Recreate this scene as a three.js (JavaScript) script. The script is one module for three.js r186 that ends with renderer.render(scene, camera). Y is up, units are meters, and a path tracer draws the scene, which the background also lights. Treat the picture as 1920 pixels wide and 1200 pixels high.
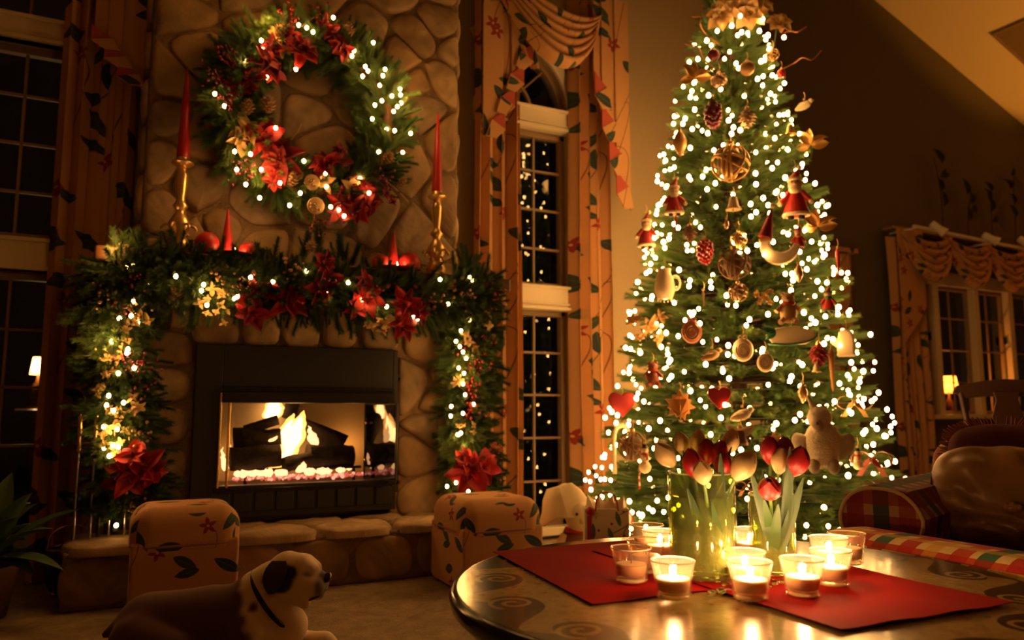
import * as THREE from 'three';
import { RoundedBoxGeometry } from 'three/addons/geometries/RoundedBoxGeometry.js';
import { mergeGeometries, toCreasedNormals } from 'three/addons/utils/BufferGeometryUtils.js';
import { ImprovedNoise } from 'three/addons/math/ImprovedNoise.js';
import { MarchingCubes } from 'three/addons/objects/MarchingCubes.js';
import { RectAreaLightUniformsLib } from 'three/addons/lights/RectAreaLightUniformsLib.js';
RectAreaLightUniformsLib.init();

// ---------------------------------------------------------------- camera, night sky, exposure
const scene = new THREE.Scene();
const renderer = new THREE.WebGLRenderer({ antialias: true });
renderer.toneMapping = THREE.LinearToneMapping;
renderer.toneMappingExposure = 1.0;
renderer.shadowMap.enabled = true;
renderer.shadowMap.type = THREE.PCFSoftShadowMap;
const W = 1920, H = 1200, FPX = 1440, EYE = new THREE.Vector3(0, 0.8, 0), YAW = 26.5 * Math.PI / 180, PITCH = 6.7 * Math.PI / 180;
const camera = new THREE.PerspectiveCamera(2 * Math.atan(H / 2 / FPX) * 180 / Math.PI, W / H, 0.05, 60);
camera.position.copy(EYE);
const FWD = new THREE.Vector3(Math.sin(YAW) * Math.cos(PITCH), Math.sin(PITCH), -Math.cos(YAW) * Math.cos(PITCH));
const RIGHT = new THREE.Vector3(Math.cos(YAW), 0, Math.sin(YAW)), UPV = new THREE.Vector3().crossVectors(RIGHT, FWD);
camera.lookAt(EYE.clone().add(FWD));
camera.focus = 2.1; camera.userData.fStop = 2.8;
scene.background = new THREE.Color(0.0006, 0.0005, 0.0004);       // night outside the windows
// strengths of the room's lamps (display units at exposure 1)
const BULB = 44, TREE_POINT = 0.14, WREATH_POINT = 0.22, GARLAND_POINT = 0.13, CANDLE_POINT = 0.1, FLAME = 14, FIRE_POINT = 0.16, LAMP_POINT = 2.2;
const WARM = new THREE.Color(1, 0.45, 0.1), CANDLE = new THREE.Color(1, 0.54, 0.2);

// surveyed directions: a direction in the frame, carried to a wall, a height or a depth, gives a place in the room
const rayDir = (x, y) => FWD.clone().addScaledVector(RIGHT, (x - W / 2) / FPX).addScaledVector(UPV, -(y - H / 2) / FPX);
const at = (x, y, d) => EYE.clone().addScaledVector(rayDir(x, y), d);
const onZ = (x, y, z) => { const r = rayDir(x, y); return EYE.clone().addScaledVector(r, z / r.z); };
const onY = (x, y, h) => { const r = rayDir(x, y); return EYE.clone().addScaledVector(r, (h - EYE.y) / r.y); };

// ---------------------------------------------------------------- small tools
const { PI, sin, cos, abs, min, max, sqrt, floor, hypot, atan2, pow } = Math;
const V = (x, y, z) => new THREE.Vector3(x, y, z);
function rng(seed) { let s = seed | 0; return () => { s = (s + 0x6d2b79f5) | 0; let t = Math.imul(s ^ (s >>> 15), 1 | s); t = (t + Math.imul(t ^ (t >>> 7), 61 | t)) ^ t; return ((t ^ (t >>> 14)) >>> 0) / 4294967296; }; }
const perlin = new ImprovedNoise(), noise = (x, y = 0, z = 0) => perlin.noise(x, y, z);
const clamp = (x, a = 0, b = 1) => min(b, max(a, x)), lerp = (a, b, t) => a + (b - a) * t, smooth = (a, b, x) => { const t = clamp((x - a) / (b - a)); return t * t * (3 - 2 * t); };
const used = {};
function numbered(name) { const n = (used[name] = (used[name] ?? -1) + 1); return n ? name + '_' + String(n).padStart(3, '0') : name; }
function tag(o, label, category, group, kind) {
  if (label) o.userData.label = label; if (category) o.userData.category = category; if (group) o.userData.group = group; if (kind) o.userData.kind = kind; return o;
}
function thing(name, label, category, pos = [0, 0, 0], turn = 0, group) {
  const o = new THREE.Group(); o.name = numbered(name); scene.add(o);
  pos.isVector3 ? o.position.copy(pos) : o.position.set(...pos); o.rotation.y = turn; return tag(o, label, category, group);
}
function part(name, geo, m, parent, label) {
  const o = new THREE.Mesh(Array.isArray(geo) ? merge(geo) : geo, m); o.name = parent === scene ? numbered(name) : name; parent.add(o); if (label) o.userData.label = label; return o;
}
function sub(name, parent, pos, label) { const g = new THREE.Group(); g.name = name; parent.add(g); if (pos) pos.isVector3 ? g.position.copy(pos) : g.position.set(...pos); if (label) g.userData.label = label; return g; }
function struct(name, geo, m) { const o = part(name, geo, m, scene); o.userData.kind = 'structure'; return o; }
const plain = (g) => { const q = g.index ? g.toNonIndexed() : g; for (const k of Object.keys(q.attributes)) if (!['position', 'normal', 'uv'].includes(k)) q.deleteAttribute(k); if (!q.attributes.uv) q.setAttribute('uv', new THREE.BufferAttribute(new Float32Array(q.attributes.position.count * 2), 2)); return q; };
const merge = (list) => list.length === 1 ? list[0] : mergeGeometries(list.map(plain));
const M4 = () => new THREE.Matrix4();
const mv = (g, x = 0, y = 0, z = 0) => g.translate(x, y, z);
function box(w, h, d, x = 0, y = 0, z = 0, r = 0.004, seg = 1) {   // uv in metres
  const g = r > 0 ? new RoundedBoxGeometry(w, h, d, seg, min(r, w / 2.01, h / 2.01, d / 2.01)) : new THREE.BoxGeometry(w, h, d);
  return uvBox(g.translate(x, y, z));
}
function uvBox(g) {
  const p = g.attributes.position, n = g.attributes.normal, uv = new Float32Array(p.count * 2);
  for (let i = 0; i < p.count; i++) {
    const a = abs(n.getX(i)), b = abs(n.getY(i)), c = abs(n.getZ(i));
    if (c >= a && c >= b) { uv[2 * i] = p.getX(i); uv[2 * i + 1] = p.getY(i); } else if (a >= b) { uv[2 * i] = p.getZ(i); uv[2 * i + 1] = p.getY(i); } else { uv[2 * i] = p.getX(i); uv[2 * i + 1] = p.getZ(i); }
  }
  g.setAttribute('uv', new THREE.BufferAttribute(uv, 2)); return g;
}
const cyl = (r0, r1, h, x = 0, y = 0, z = 0, seg = 16) => new THREE.CylinderGeometry(r1, r0, h, seg).translate(x, y + h / 2, z);   // r0 at the foot
const sph = (r, x = 0, y = 0, z = 0, a = 14, b = 10) => new THREE.SphereGeometry(r, a, b).translate(x, y, z);
const lathe = (pts, seg = 20) => new THREE.LatheGeometry(pts.map(([r, y]) => new THREE.Vector2(r, y)), seg);
const tube = (pts, r, seg = 16, rs = 6) => new THREE.TubeGeometry(new THREE.CatmullRomCurve3(pts.map((p) => p.isVector3 ? p : V(...p))), seg, r, rs);
const rot = (g, x = 0, y = 0, z = 0) => g.applyMatrix4(M4().makeRotationFromEuler(new THREE.Euler(x, y, z)));
const scl = (g, x, y = x, z = x) => g.scale(x, y, z);
function shape(pts) { const s = new THREE.Shape(); pts.forEach(([x, y], i) => i ? s.lineTo(x, y) : s.moveTo(x, y)); s.closePath(); return s; }
const extr = (s, d, bevel = 0, seg = 1, curve = 8) => new THREE.ExtrudeGeometry(s, { depth: d, bevelEnabled: bevel > 0, bevelThickness: bevel, bevelSize: bevel, bevelSegments: seg, curveSegments: curve });
function between(a, b, r0, r1, seg = 8) { const d = b.clone().sub(a), l = d.length(); return new THREE.CylinderGeometry(r1, r0, l, seg).translate(0, l / 2, 0).applyMatrix4(M4().makeRotationFromQuaternion(new THREE.Quaternion().setFromUnitVectors(V(0, 1, 0), d.normalize()))).translate(a.x, a.y, a.z); }
// a cloth or slab of real thickness from a surface f(u, v) -> [x, y, z]; uv in metres by su, sv
function sheet(f, nu, nv, t, su = 1, sv = 1) {
  const P = [], N = [];
  for (let j = 0; j <= nv; j++) for (let i = 0; i <= nu; i++) P.push(V(...f(i / nu, j / nv)));
  const idx = (i, j) => j * (nu + 1) + i;
  for (let j = 0; j <= nv; j++) for (let i = 0; i <= nu; i++) {
    const a = P[idx(min(nu, i + 1), j)].clone().sub(P[idx(max(0, i - 1), j)]), b = P[idx(i, min(nv, j + 1))].clone().sub(P[idx(i, max(0, j - 1))]);
    N.push(a.cross(b).normalize());
  }
  const pos = [], nor = [], uv = [], ix = [], n = P.length;
  for (const s of [1, -1]) for (let k = 0; k < n; k++) {
    const q = P[k].clone().addScaledVector(N[k], s * t / 2); pos.push(q.x, q.y, q.z); nor.push(N[k].x * s, N[k].y * s, N[k].z * s); uv.push((k % (nu + 1)) / nu * su, (1 - floor(k / (nu + 1)) / nv) * sv);
  }
  for (let j = 0; j < nv; j++) for (let i = 0; i < nu; i++) {
    const a = idx(i, j), b = idx(i + 1, j), c = idx(i + 1, j + 1), d = idx(i, j + 1);
    ix.push(a, b, c, a, c, d, n + a, n + c, n + b, n + a, n + d, n + c);
  }
  const rim = []; for (let i = 0; i < nu; i++) rim.push([idx(i, 0), idx(i + 1, 0)]); for (let j = 0; j < nv; j++) rim.push([idx(nu, j), idx(nu, j + 1)]);
  for (let i = nu; i > 0; i--) rim.push([idx(i, nv), idx(i - 1, nv)]); for (let j = nv; j > 0; j--) rim.push([idx(0, j), idx(0, j - 1)]);
  for (const [a, b] of rim) ix.push(b, a, n + a, b, n + a, n + b);
  const g = new THREE.BufferGeometry();
  g.setAttribute('position', new THREE.Float32BufferAttribute(pos, 3)); g.setAttribute('normal', new THREE.Float32BufferAttribute(nor, 3)); g.setAttribute('uv', new THREE.Float32BufferAttribute(uv, 2)); g.setIndex(ix);
  return g;
}
function warp(g, f) { const p = g.attributes.position, v = V(0, 0, 0); for (let i = 0; i < p.count; i++) { v.fromBufferAttribute(p, i); f(v, i); p.setXYZ(i, v.x, v.y, v.z); } g.computeVertexNormals(); return g; }

// ---------------------------------------------------------------- materials
function canvasTex(w, h, draw, { repeat = [1, 1], srgb = true } = {}) {
  const c = document.createElement('canvas'); c.width = w; c.height = h; draw(c.getContext('2d'), w, h);
  const t = new THREE.CanvasTexture(c); t.wrapS = t.wrapT = THREE.RepeatWrapping; t.repeat.set(...repeat); if (srgb) t.colorSpace = THREE.SRGBColorSpace; return t;
}
function noiseTex(n, scales, lo, hi, seed = 0, rep = 1) {    // grey noise, tiling by blending
  const d = new Uint8Array(n * n * 4);
  for (let y = 0; y < n; y++) for (let x = 0; x < n; x++) {
    let s = 0, wsum = 0; for (const [f, w] of scales) { const a = x / n * 2 * PI, b = y / n * 2 * PI, r = f / (2 * PI); s += w * noise(cos(a) * r + seed, sin(a) * r + 7.3 + cos(b) * r, sin(b) * r + 3.1 * seed); wsum += w; }
    const v = clamp(lo + (hi - lo) * (0.5 + 0.9 * s / wsum)) * 255; const k = (y * n + x) * 4; d[k] = d[k + 1] = d[k + 2] = v; d[k + 3] = 255;
  }
  const t = new THREE.DataTexture(d, n, n); t.wrapS = t.wrapT = THREE.RepeatWrapping; t.magFilter = THREE.LinearFilter; t.repeat.set(rep, rep); t.needsUpdate = true; return t;
}
const col = (r, g, b) => new THREE.Color().setRGB(r, g, b);
function mat(c, rough = 0.7, o = {}) { const m = new THREE.MeshPhysicalMaterial({ color: Array.isArray(c) ? col(...c) : c, roughness: rough, ...o }); return m; }
const glow = (c, k, base = [0, 0, 0]) => new THREE.MeshStandardMaterial({ color: col(...base), roughness: 0.6, emissive: c, emissiveIntensity: k });
const grain = noiseTex(256, [[6, 1], [16, 0.7], [40, 0.5]], 0.45, 1.0, 1), fine = noiseTex(256, [[30, 1], [70, 1]], 0.2, 0.9, 2), blotch = noiseTex(128, [[4, 1], [10, 0.6]], 0.5, 1.05, 5);
const withRepeat = (t, x, y = x) => { const c = t.clone(); c.repeat.set(x, y); c.needsUpdate = true; return c; };
// printed textiles (flat prints): vines, dark leaves and small red flowers on tan
function leafPath(g, x, y, l, w, a) { g.save(); g.translate(x, y); g.rotate(a); g.beginPath(); g.moveTo(0, 0); g.bezierCurveTo(l * 0.25, -w, l * 0.75, -w * 0.9, l, 0); g.bezierCurveTo(l * 0.7, w * 0.8, l * 0.3, w, 0, 0); g.fill(); g.restore(); }
const leafPrint = canvasTex(1024, 1024, (g, w, h) => {
  const r = rng(11);
  g.fillStyle = '#c08e5c'; g.fillRect(0, 0, w, h);
  for (let k = 0; k < 1600; k++) { g.fillStyle = `rgba(${120 + r() * 80},${80 + r() * 60},40,0.06)`; g.fillRect(r() * w, r() * h, 1 + r() * 60, 1 + r() * 3); }
  const wrapped = (f) => { for (const dx of [-w, 0, w]) for (const dy of [-h, 0, h]) { g.save(); g.translate(dx, dy); f(); g.restore(); } };
  for (let k = 0; k < 9; k++) {
    const x = r() * w, y = r() * h, q = [r() - 0.5, r() - 0.5, r() - 0.5, r() - 0.5];
    wrapped(() => { g.strokeStyle = 'rgba(70,40,24,0.75)'; g.lineWidth = 4; g.beginPath(); g.moveTo(x, y); g.bezierCurveTo(x + 160 * q[0] + 120, y + 200 * q[1], x + 200 * q[2] + 60, y + 240, x + 260 * q[3], y + 460); g.stroke(); });
  }
  for (let k = 0; k < 24; k++) {
    const gx = (k % 5 + 0.2 + 0.6 * r()) * w / 5, gy = (floor(k / 5) + 0.2 + 0.6 * r()) * h / 5, a = r() * PI * 2, l = 100 + r() * 55, wd = 30 + r() * 14, c = r() < 0.5 ? '#2a3a34' : '#33402e';
    wrapped(() => { g.fillStyle = c; leafPath(g, gx, gy, l, wd, a); g.strokeStyle = 'rgba(160,140,90,0.55)'; g.lineWidth = 2; g.beginPath(); g.moveTo(gx, gy); g.lineTo(gx + cos(a) * l * 0.95, gy + sin(a) * l * 0.95); g.stroke(); });
  }
  for (let k = 0; k < 9; k++) {
    const x = r() * w, y = r() * h, a0 = r() * 6;
    wrapped(() => { g.fillStyle = '#8e2a20'; for (let j = 0; j < 5; j++) leafPath(g, x, y, 46, 15, a0 + j * 1.256); g.fillStyle = '#caa04a'; g.beginPath(); g.arc(x, y, 7, 0, 7); g.fill(); });
  }
});
const plaidTex = (base, bands, seed) => canvasTex(512, 512, (g, w, h) => {
  g.fillStyle = base; g.fillRect(0, 0, w, h);
  for (const [p, q, c] of bands) { g.fillStyle = c; g.fillRect(p * w, 0, q * w, h); g.fillRect(0, p * h, w, q * h); }
  const r = rng(seed); for (let k = 0; k < 2500; k++) { g.fillStyle = `rgba(0,0,0,${0.08 * r()})`; r() < 0.5 ? g.fillRect(r() * w, r() * h, 30, 1) : g.fillRect(r() * w, r() * h, 1, 30); }
});
const plaidLight = plaidTex('#e8cf8c', [[0.02, 0.16, 'rgba(176,24,16,0.82)'], [0.3, 0.15, 'rgba(16,84,66,0.8)'], [0.52, 0.16, 'rgba(186,34,20,0.75)'], [0.8, 0.13, 'rgba(222,170,60,0.7)']], 3);
const plaidDark = plaidTex('#c2a46a', [[0.02, 0.22, 'rgba(140,26,18,0.72)'], [0.36, 0.2, 'rgba(28,58,34,0.75)'], [0.68, 0.2, 'rgba(140,26,18,0.6)']], 4);

const weave = noiseTex(128, [[40, 1], [60, 1]], 0.3, 1, 9);
const M = {
  wallShaded: mat([0.11, 0.085, 0.045], 0.9), wall: mat([0.38, 0.28, 0.15], 0.85, { bumpMap: withRepeat(fine, 1.5), bumpScale: 0.0015 }),  // recess wall: the wall colour darkened, its weaker light put into the paint
  ceiling: mat([0.72, 0.55, 0.33], 0.9), trim: mat([0.72, 0.6, 0.4], 0.5), trimDark: mat([0.3, 0.19, 0.09], 0.5),
  carpet: mat([0.42, 0.31, 0.18], 1, { map: withRepeat(grain, 2.2), bumpMap: withRepeat(fine, 5), bumpScale: 0.006, sheen: 0.3, sheenRoughness: 0.8, sheenColor: col(0.6, 0.45, 0.3) }),
  glass: mat([1, 1, 1], 0.01, { transmission: 1, thickness: 0, ior: 1.52 }),
  print: mat([1, 1, 1], 0.85, { map: withRepeat(leafPrint, 0.8), bumpMap: withRepeat(weave, 9), bumpScale: 0.0008, sheen: 0.25, sheenRoughness: 0.6, sheenColor: col(0.7, 0.5, 0.3) }),
  printBig: mat([0.95, 0.92, 0.9], 0.85, { map: withRepeat(leafPrint, 1.35), bumpMap: withRepeat(weave, 9), bumpScale: 0.0008 }),
  lining: mat([0.42, 0.07, 0.045], 0.8),
  plaidLight: mat([1, 1, 1], 0.85, { map: withRepeat(plaidLight, 3.6), bumpMap: withRepeat(weave, 9), bumpScale: 0.0008 }),
  plaidDark: mat([0.55, 0.5, 0.46], 0.9, { map: withRepeat(plaidDark, 4.2), bumpMap: withRepeat(weave, 9), bumpScale: 0.0008 }),
  mortar: mat([0.36, 0.235, 0.115], 0.95, { map: withRepeat(grain, 2), bumpMap: withRepeat(fine, 3), bumpScale: 0.008 }),
  stones: [[0.50, 0.32, 0.15], [0.42, 0.27, 0.13], [0.56, 0.38, 0.19], [0.36, 0.25, 0.14], [0.48, 0.33, 0.18]].map((c, i) => mat(c, 0.8, { map: withRepeat(blotch, 1.5 + i * 0.4), bumpMap: withRepeat(grain, 3.2), bumpScale: 0.006 })),
  black: mat([0.012, 0.011, 0.01], 0.45), blackGloss: mat([0.01, 0.009, 0.008], 0.16), iron: mat([0.02, 0.018, 0.016], 0.4, { metalness: 0.6 }), brass: mat([0.75, 0.5, 0.2], 0.25, { metalness: 1 }), gold: mat([0.85, 0.58, 0.22], 0.32, { metalness: 0.9 }),
  steel: mat([0.5, 0.47, 0.42], 0.25, { metalness: 1 }), woodDark: mat([0.035, 0.013, 0.006], 0.3), wood: mat([0.1, 0.04, 0.016], 0.35, { map: withRepeat(grain, 1, 5) }), white: mat([0.75, 0.7, 0.6], 0.6), cream: mat([0.86, 0.7, 0.44], 0.8, { sheen: 0.4, sheenColor: col(0.9, 0.8, 0.6), sheenRoughness: 0.6 }), ivory: mat([0.8, 0.66, 0.42], 0.45),
  red: mat([0.5, 0.022, 0.018], 0.55), redGloss: mat([0.55, 0.02, 0.02], 0.2, { clearcoat: 0.6, clearcoatRoughness: 0.15 }), redDeep: mat([0.3, 0.012, 0.012], 0.7), skin: mat([0.72, 0.45, 0.28], 0.6), tan: mat([0.5, 0.3, 0.13], 0.7), orange: mat([0.6, 0.24, 0.05], 0.6), pink: mat([0.6, 0.2, 0.15], 0.5), brown: mat([0.16, 0.075, 0.035], 0.7), plum: mat([0.22, 0.03, 0.05], 0.25), greenCloth: mat([0.03, 0.16, 0.06], 0.7), wire: mat([0.015, 0.04, 0.015], 0.6),
  bulb: glow(col(1, 0.5, 0.15), BULB, [0.5, 0.4, 0.2]), wick: mat([0.02, 0.015, 0.01], 0.9),
};

// ---------------------------------------------------------------- the room shell
const XL = -3.2, XR = 10.6, ZF = 2.6, ZW = -4.35, ZR = -5.5, XC = 4.28, TH = 0.16;
const ridge = 3.0, roofY = (x) => x > ridge ? 7.03 - 0.378 * (x - ridge) : 7.03 - 0.378 * (ridge - x);
struct('floor', box(XR - XL + 0.4, 0.1, ZF - ZR + 0.5, (XR + XL) / 2, -0.05, (ZF + ZR) / 2, 0), M.carpet);
function wallWithHoles(name, x0, x1, z, holes, m = M.wall, y1 = roofY) {
  const pts = [[x0, 0], [x1, 0], [x1, y1(x1)]]; if (x0 < ridge && x1 > ridge) pts.push([ridge, y1(ridge)]); pts.push([x0, y1(x0)]);
  const s = shape(pts); holes.forEach((h) => s.holes.push(h));
  return struct(name, extr(s, TH, 0, 1, 20).translate(0, 0, z - TH), m);
}
const rectHole = (x0, x1, y0, y1) => { const p = new THREE.Path(); p.moveTo(x0, y0); p.lineTo(x0, y1); p.lineTo(x1, y1); p.lineTo(x1, y0); p.closePath(); return p; };
const A = { cx: 2.13, r: 0.46, spring: 2.8, x0: 1.9, x1: 2.59, a1: 2 * PI / 3 };
const archHole = new THREE.Path(); archHole.moveTo(A.x0, A.spring); archHole.lineTo(A.x0, A.spring + A.r * sin(A.a1)); archHole.absarc(A.cx, A.spring, A.r, A.a1, 0, true); archHole.closePath();
wallWithHoles('wall_back', XL, XC, ZW, [rectHole(-1.5, -0.3, 0.07, 1.47), rectHole(-1.5, -0.3, 1.63, 2.62), rectHole(-1.5, -0.3, 2.75, 3.7), rectHole(A.x0, A.x1, 0.07, 1.45), rectHole(A.x0, A.x1, 1.6, 2.66), archHole]);
wallWithHoles('wall_recess', XC - TH, XR, ZR, [rectHole(7.75, 10.3, 0.75, 2.2)], M.wallShaded);
struct('wall_return', box(TH, roofY(XC) - 0.02, ZW - ZR - TH, XC - TH / 2, roofY(XC) / 2, (ZW + ZR) / 2 - TH / 2, 0), M.wall);
struct('wall_left', box(TH, roofY(XL), ZF - ZW, XL - TH / 2, roofY(XL) / 2, (ZF + ZW) / 2, 0), M.wall);
struct('wall_right', box(TH, roofY(XR), ZF - ZR, XR + TH / 2, roofY(XR) / 2, (ZF + ZR) / 2, 0), M.wall);
wallWithHoles('wall_front', XL, XR, ZF + TH, []);
struct('ceiling', extr(shape([[XL - 0.2, roofY(XL - 0.2)], [ridge, roofY(ridge)], [XR + 0.2, roofY(XR + 0.2)], [XR + 0.2, roofY(XR + 0.2) + 0.15], [ridge, roofY(ridge) + 0.15], [XL - 0.2, roofY(XL - 0.2) + 0.15]]), ZF - ZR + 0.4).translate(0, 0, ZR - 0.2), M.ceiling);
struct('baseboard_back', [box(1.36, 0.1, 0.02, 2.92 + 0.68, 0.05, ZW + 0.01), box(1.36, 0.015, 0.028, 2.92 + 0.68, 0.105, ZW + 0.012)], M.trim);
struct('baseboard_recess', box(XR - XC, 0.1, 0.02, (XR + XC) / 2, 0.05, ZR + 0.01), M.trim);
struct('ground', box(40, 0.1, 16, 3, -0.35, ZR - 9, 0), mat([0.03, 0.035, 0.02], 1));
// skylight shaft in the slope, upper right: a dark well with a pane
{
  const hit = (px, py) => { const r = rayDir(px, py); let t = 1; const f = (t) => EYE.y + r.y * t - (7.03 - 0.378 * (EYE.x + r.x * t - ridge)); let a = 1, b = 40; for (let k = 0; k < 60; k++) { t = (a + b) / 2; f(t) > 0 ? b = t : a = t; } return EYE.clone().addScaledVector(r, t); };
  const a = hit(1862, 62), ang = -Math.atan(0.378);
  const g = thing('skylight', 'dark brown skylight panel set flush in the sloping cream ceiling', 'skylight', [a.x, a.y, a.z], 0); g.rotation.z = ang;
  part('pane', box(1.1, 0.02, 1.5, 0.55, -0.012, 0.75, 0.003), mat([0.2, 0.12, 0.055], 0.5), g);
  part('frame', [box(1.14, 0.03, 0.03, 0.55, -0.016, 0), box(1.14, 0.03, 0.03, 0.55, -0.016, 1.5), box(0.03, 0.03, 1.5, 0, -0.016, 0.75), box(0.03, 0.03, 1.5, 1.1, -0.016, 0.75)], mat([0.24, 0.15, 0.07], 0.5), g);
}

// ---------------------------------------------------------------- windows
function windowGroup(name) { const g = new THREE.Group(); g.name = name; scene.add(g); g.userData.kind = 'structure'; return g; }
function sash(w, x0, x1, y0, y1, z, cols, rows, fw = 0.035, bar = 0.014, m = M.trimDark) {
  part('sash_frame', [box(x1 - x0, fw, 0.05, (x0 + x1) / 2, y0 + fw / 2, z), box(x1 - x0, fw, 0.05, (x0 + x1) / 2, y1 - fw / 2, z), box(fw, y1 - y0, 0.05, x0 + fw / 2, (y0 + y1) / 2, z), box(fw, y1 - y0, 0.05, x1 - fw / 2, (y0 + y1) / 2, z)], m, w);
  part('pane', new THREE.PlaneGeometry(x1 - x0 - fw, y1 - y0 - fw).translate((x0 + x1) / 2, (y0 + y1) / 2, z - 0.005), M.glass, w);
  for (let i = 1; i < cols; i++) part('muntin', box(bar, y1 - y0 - fw, 0.022, x0 + (x1 - x0) * i / cols, (y0 + y1) / 2, z + 0.002, 0.003), m, w);
  for (let j = 1; j < rows; j++) part('muntin', box(x1 - x0 - fw, bar, 0.022, (x0 + x1) / 2, y0 + (y1 - y0) * j / rows, z + 0.002, 0.003), m, w);
}
const ZS = ZW - 0.07;
const w1 = windowGroup('window_1');
sash(w1, -1.5, -0.3, 0.07, 1.47, ZS, 5, 5); sash(w1, -1.5, -0.3, 1.63, 2.62, ZS, 5, 4); sash(w1, -1.5, -0.3, 2.75, 3.7, ZS, 5, 2);
for (const [y, h] of [[1.55, 0.16], [2.685, 0.13]]) part('transom', [box(1.3, h, 0.06, -0.9, y, ZW + 0.012), box(1.3, 0.02, 0.085, -0.9, y - h / 2 + 0.01, ZW + 0.02), box(1.3, 0.02, 0.085, -0.9, y + h / 2 - 0.01, ZW + 0.02)], M.trim, w1);
const w2 = windowGroup('window_2');
sash(w2, A.x0, A.x1, 0.07, 1.45, ZS, 3, 5); sash(w2, A.x0, A.x1, 1.6, 2.66, ZS, 3, 4);
for (const [y, h] of [[1.525, 0.16], [2.73, 0.15]]) part('transom', [box(0.73, h, 0.06, 2.25, y, ZW + 0.012), box(0.73, 0.018, 0.085, 2.25, y - h / 2 + 0.012, ZW + 0.02), box(0.73, 0.012, 0.075, 2.25, y - h / 2 + 0.04, ZW + 0.018), box(0.73, 0.018, 0.085, 2.25, y + h / 2 - 0.01, ZW + 0.02)], M.trim, w2);
part('sill', box(0.8, 0.05, 0.1, 2.25, 0.05, ZW + 0.03), M.trim, w2);
{
  const ring = (r0, r1, d, m, name) => { const s = new THREE.Shape(); s.absarc(A.cx, A.spring, r1, 0, A.a1, false); s.absarc(A.cx, A.spring, r0, A.a1, 0, true); part(name, extr(s, d, 0.002, 1, 24).translate(0, 0, ZS - d / 2), m, w2); };
  ring(A.r - 0.035, A.r, 0.05, M.trimDark, 'arch_frame'); ring(0.205, 0.222, 0.022, M.trimDark, 'muntin');
  for (const a of [PI / 4, PI / 2]) part('muntin', between(V(A.cx + 0.02 * cos(a), A.spring + 0.02 * sin(a), ZS), V(A.cx + (A.r - 0.03) * cos(a), A.spring + (A.r - 0.03) * sin(a), ZS), 0.008, 0.008, 6), M.trimDark, w2);
  const s = new THREE.Shape(); s.absarc(A.cx, A.spring, A.r - 0.02, 0, A.a1, false); s.lineTo(A.x0, A.spring); part('pane', new THREE.ShapeGeometry(s, 24).translate(0, 0, ZS - 0.005), M.glass, w2);
  const c = new THREE.Shape(); c.absarc(A.cx, A.spring, A.r + 0.07, 0, A.a1, false); c.absarc(A.cx, A.spring, A.r, A.a1, 0, true); part('arch_casing', [extr(c, 0.02, 0.003, 1, 24).translate(0, 0, ZW)], M.trim, w2);
  part('latch', [box(0.05, 0.012, 0.03, 2.36, 1.625, ZW + 0.02), box(0.012, 0.03, 0.012, 2.36, 1.64, ZW + 0.02)], M.iron, w2);
}
const w3 = windowGroup('window_3');
{
  const xs = [7.75, 8.0, 8.72, 9.37, 10.3], zs = ZR - 0.07;
  for (let k = 1; k < 5; k++) sash(w3, xs[k - 1] + (k > 1 ? 0.02 : 0), xs[k] - 0.02, 0.75, 2.2, zs, k === 1 ? 1 : 2, 4, 0.04, 0.013);
  for (let k = 1; k < 4; k++) part('mullion', box(0.085, 1.5, 0.13, xs[k], 1.475, ZR - 0.03), M.trim, w3);
  part('head_casing', [box(2.7, 0.14, 0.05, 9.03, 2.26, ZR + 0.02), box(2.7, 0.02, 0.075, 9.03, 2.325, ZR + 0.03)], M.trim, w3);
  part('sill', box(2.7, 0.05, 0.12, 9.03, 0.73, ZR + 0.04), M.trim, w3);
  for (const x of [8.0, 9.37]) part('latch', [box(0.02, 0.09, 0.03, x - 0.06, 1.62, ZR - 0.03)], M.iron, w3);
}

// ---------------------------------------------------------------- curtains
function panel(x0, x1, y0, y1, z, n, amp, ph, lean = 0) {     // pleated drape
  return sheet((u, v) => {
    const a = u * n * 2 * PI + ph + 0.35 * sin(v * 2.2 + u * 5), k = (0.5 - 0.5 * cos(a)) * amp * (0.8 + 0.3 * sin(u * 7 + ph));
    return [lerp(x0, x1, u) + lean * v - 0.3 * (x1 - x0) / n * sin(2 * a) * 0.35, lerp(y1, y0, v), z + k + 0.01 * sin(v * 7 + u * 3)];
  }, n * 16, 24, 0.006, (x1 - x0) * 1.6, y1 - y0);
}
function curtain(label, parts) { const g = thing('curtain', label, 'curtain'); for (const p of parts) part('drape', panel(...p), M.print, g); return g; }
curtain('tall tan leaf-print drape hanging in narrow folds at the far left window', [[-0.37, -0.03, 0.02, 4.3, ZW + 0.05, 5, 0.1, 0.4]]);
curtain('tall tan leaf-print drape between the stone chimney and the arched window', [[1.86, 2.2, 0.02, 3.75, ZW + 0.04, 4, 0.09, 1.4]]);
curtain('tall tan leaf-print drape between the arched window and the lit tree', [[2.57, 2.9, 0.02, 3.6, ZW + 0.04, 4, 0.09, 0.2]]);
curtain('tan leaf-print drape hanging left of the wide low window beyond the sofa', [[7.2, 7.74, 0.02, 2.66, ZR + 0.04, 6, 0.09, 0.8]]);
{ const g = thing('curtain', 'strip of leaf-print drape on the dark wall beyond the right edge of the tree', 'curtain'); part('drape', panel(6.0, 6.65, 0.02, 2.44, ZR + 0.04, 4, 0.07, 0.5), M.print, g); part('header', box(0.66, 0.05, 0.1, 6.33, 2.425, ZR + 0.09, 0.01), M.print, g); }
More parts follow.
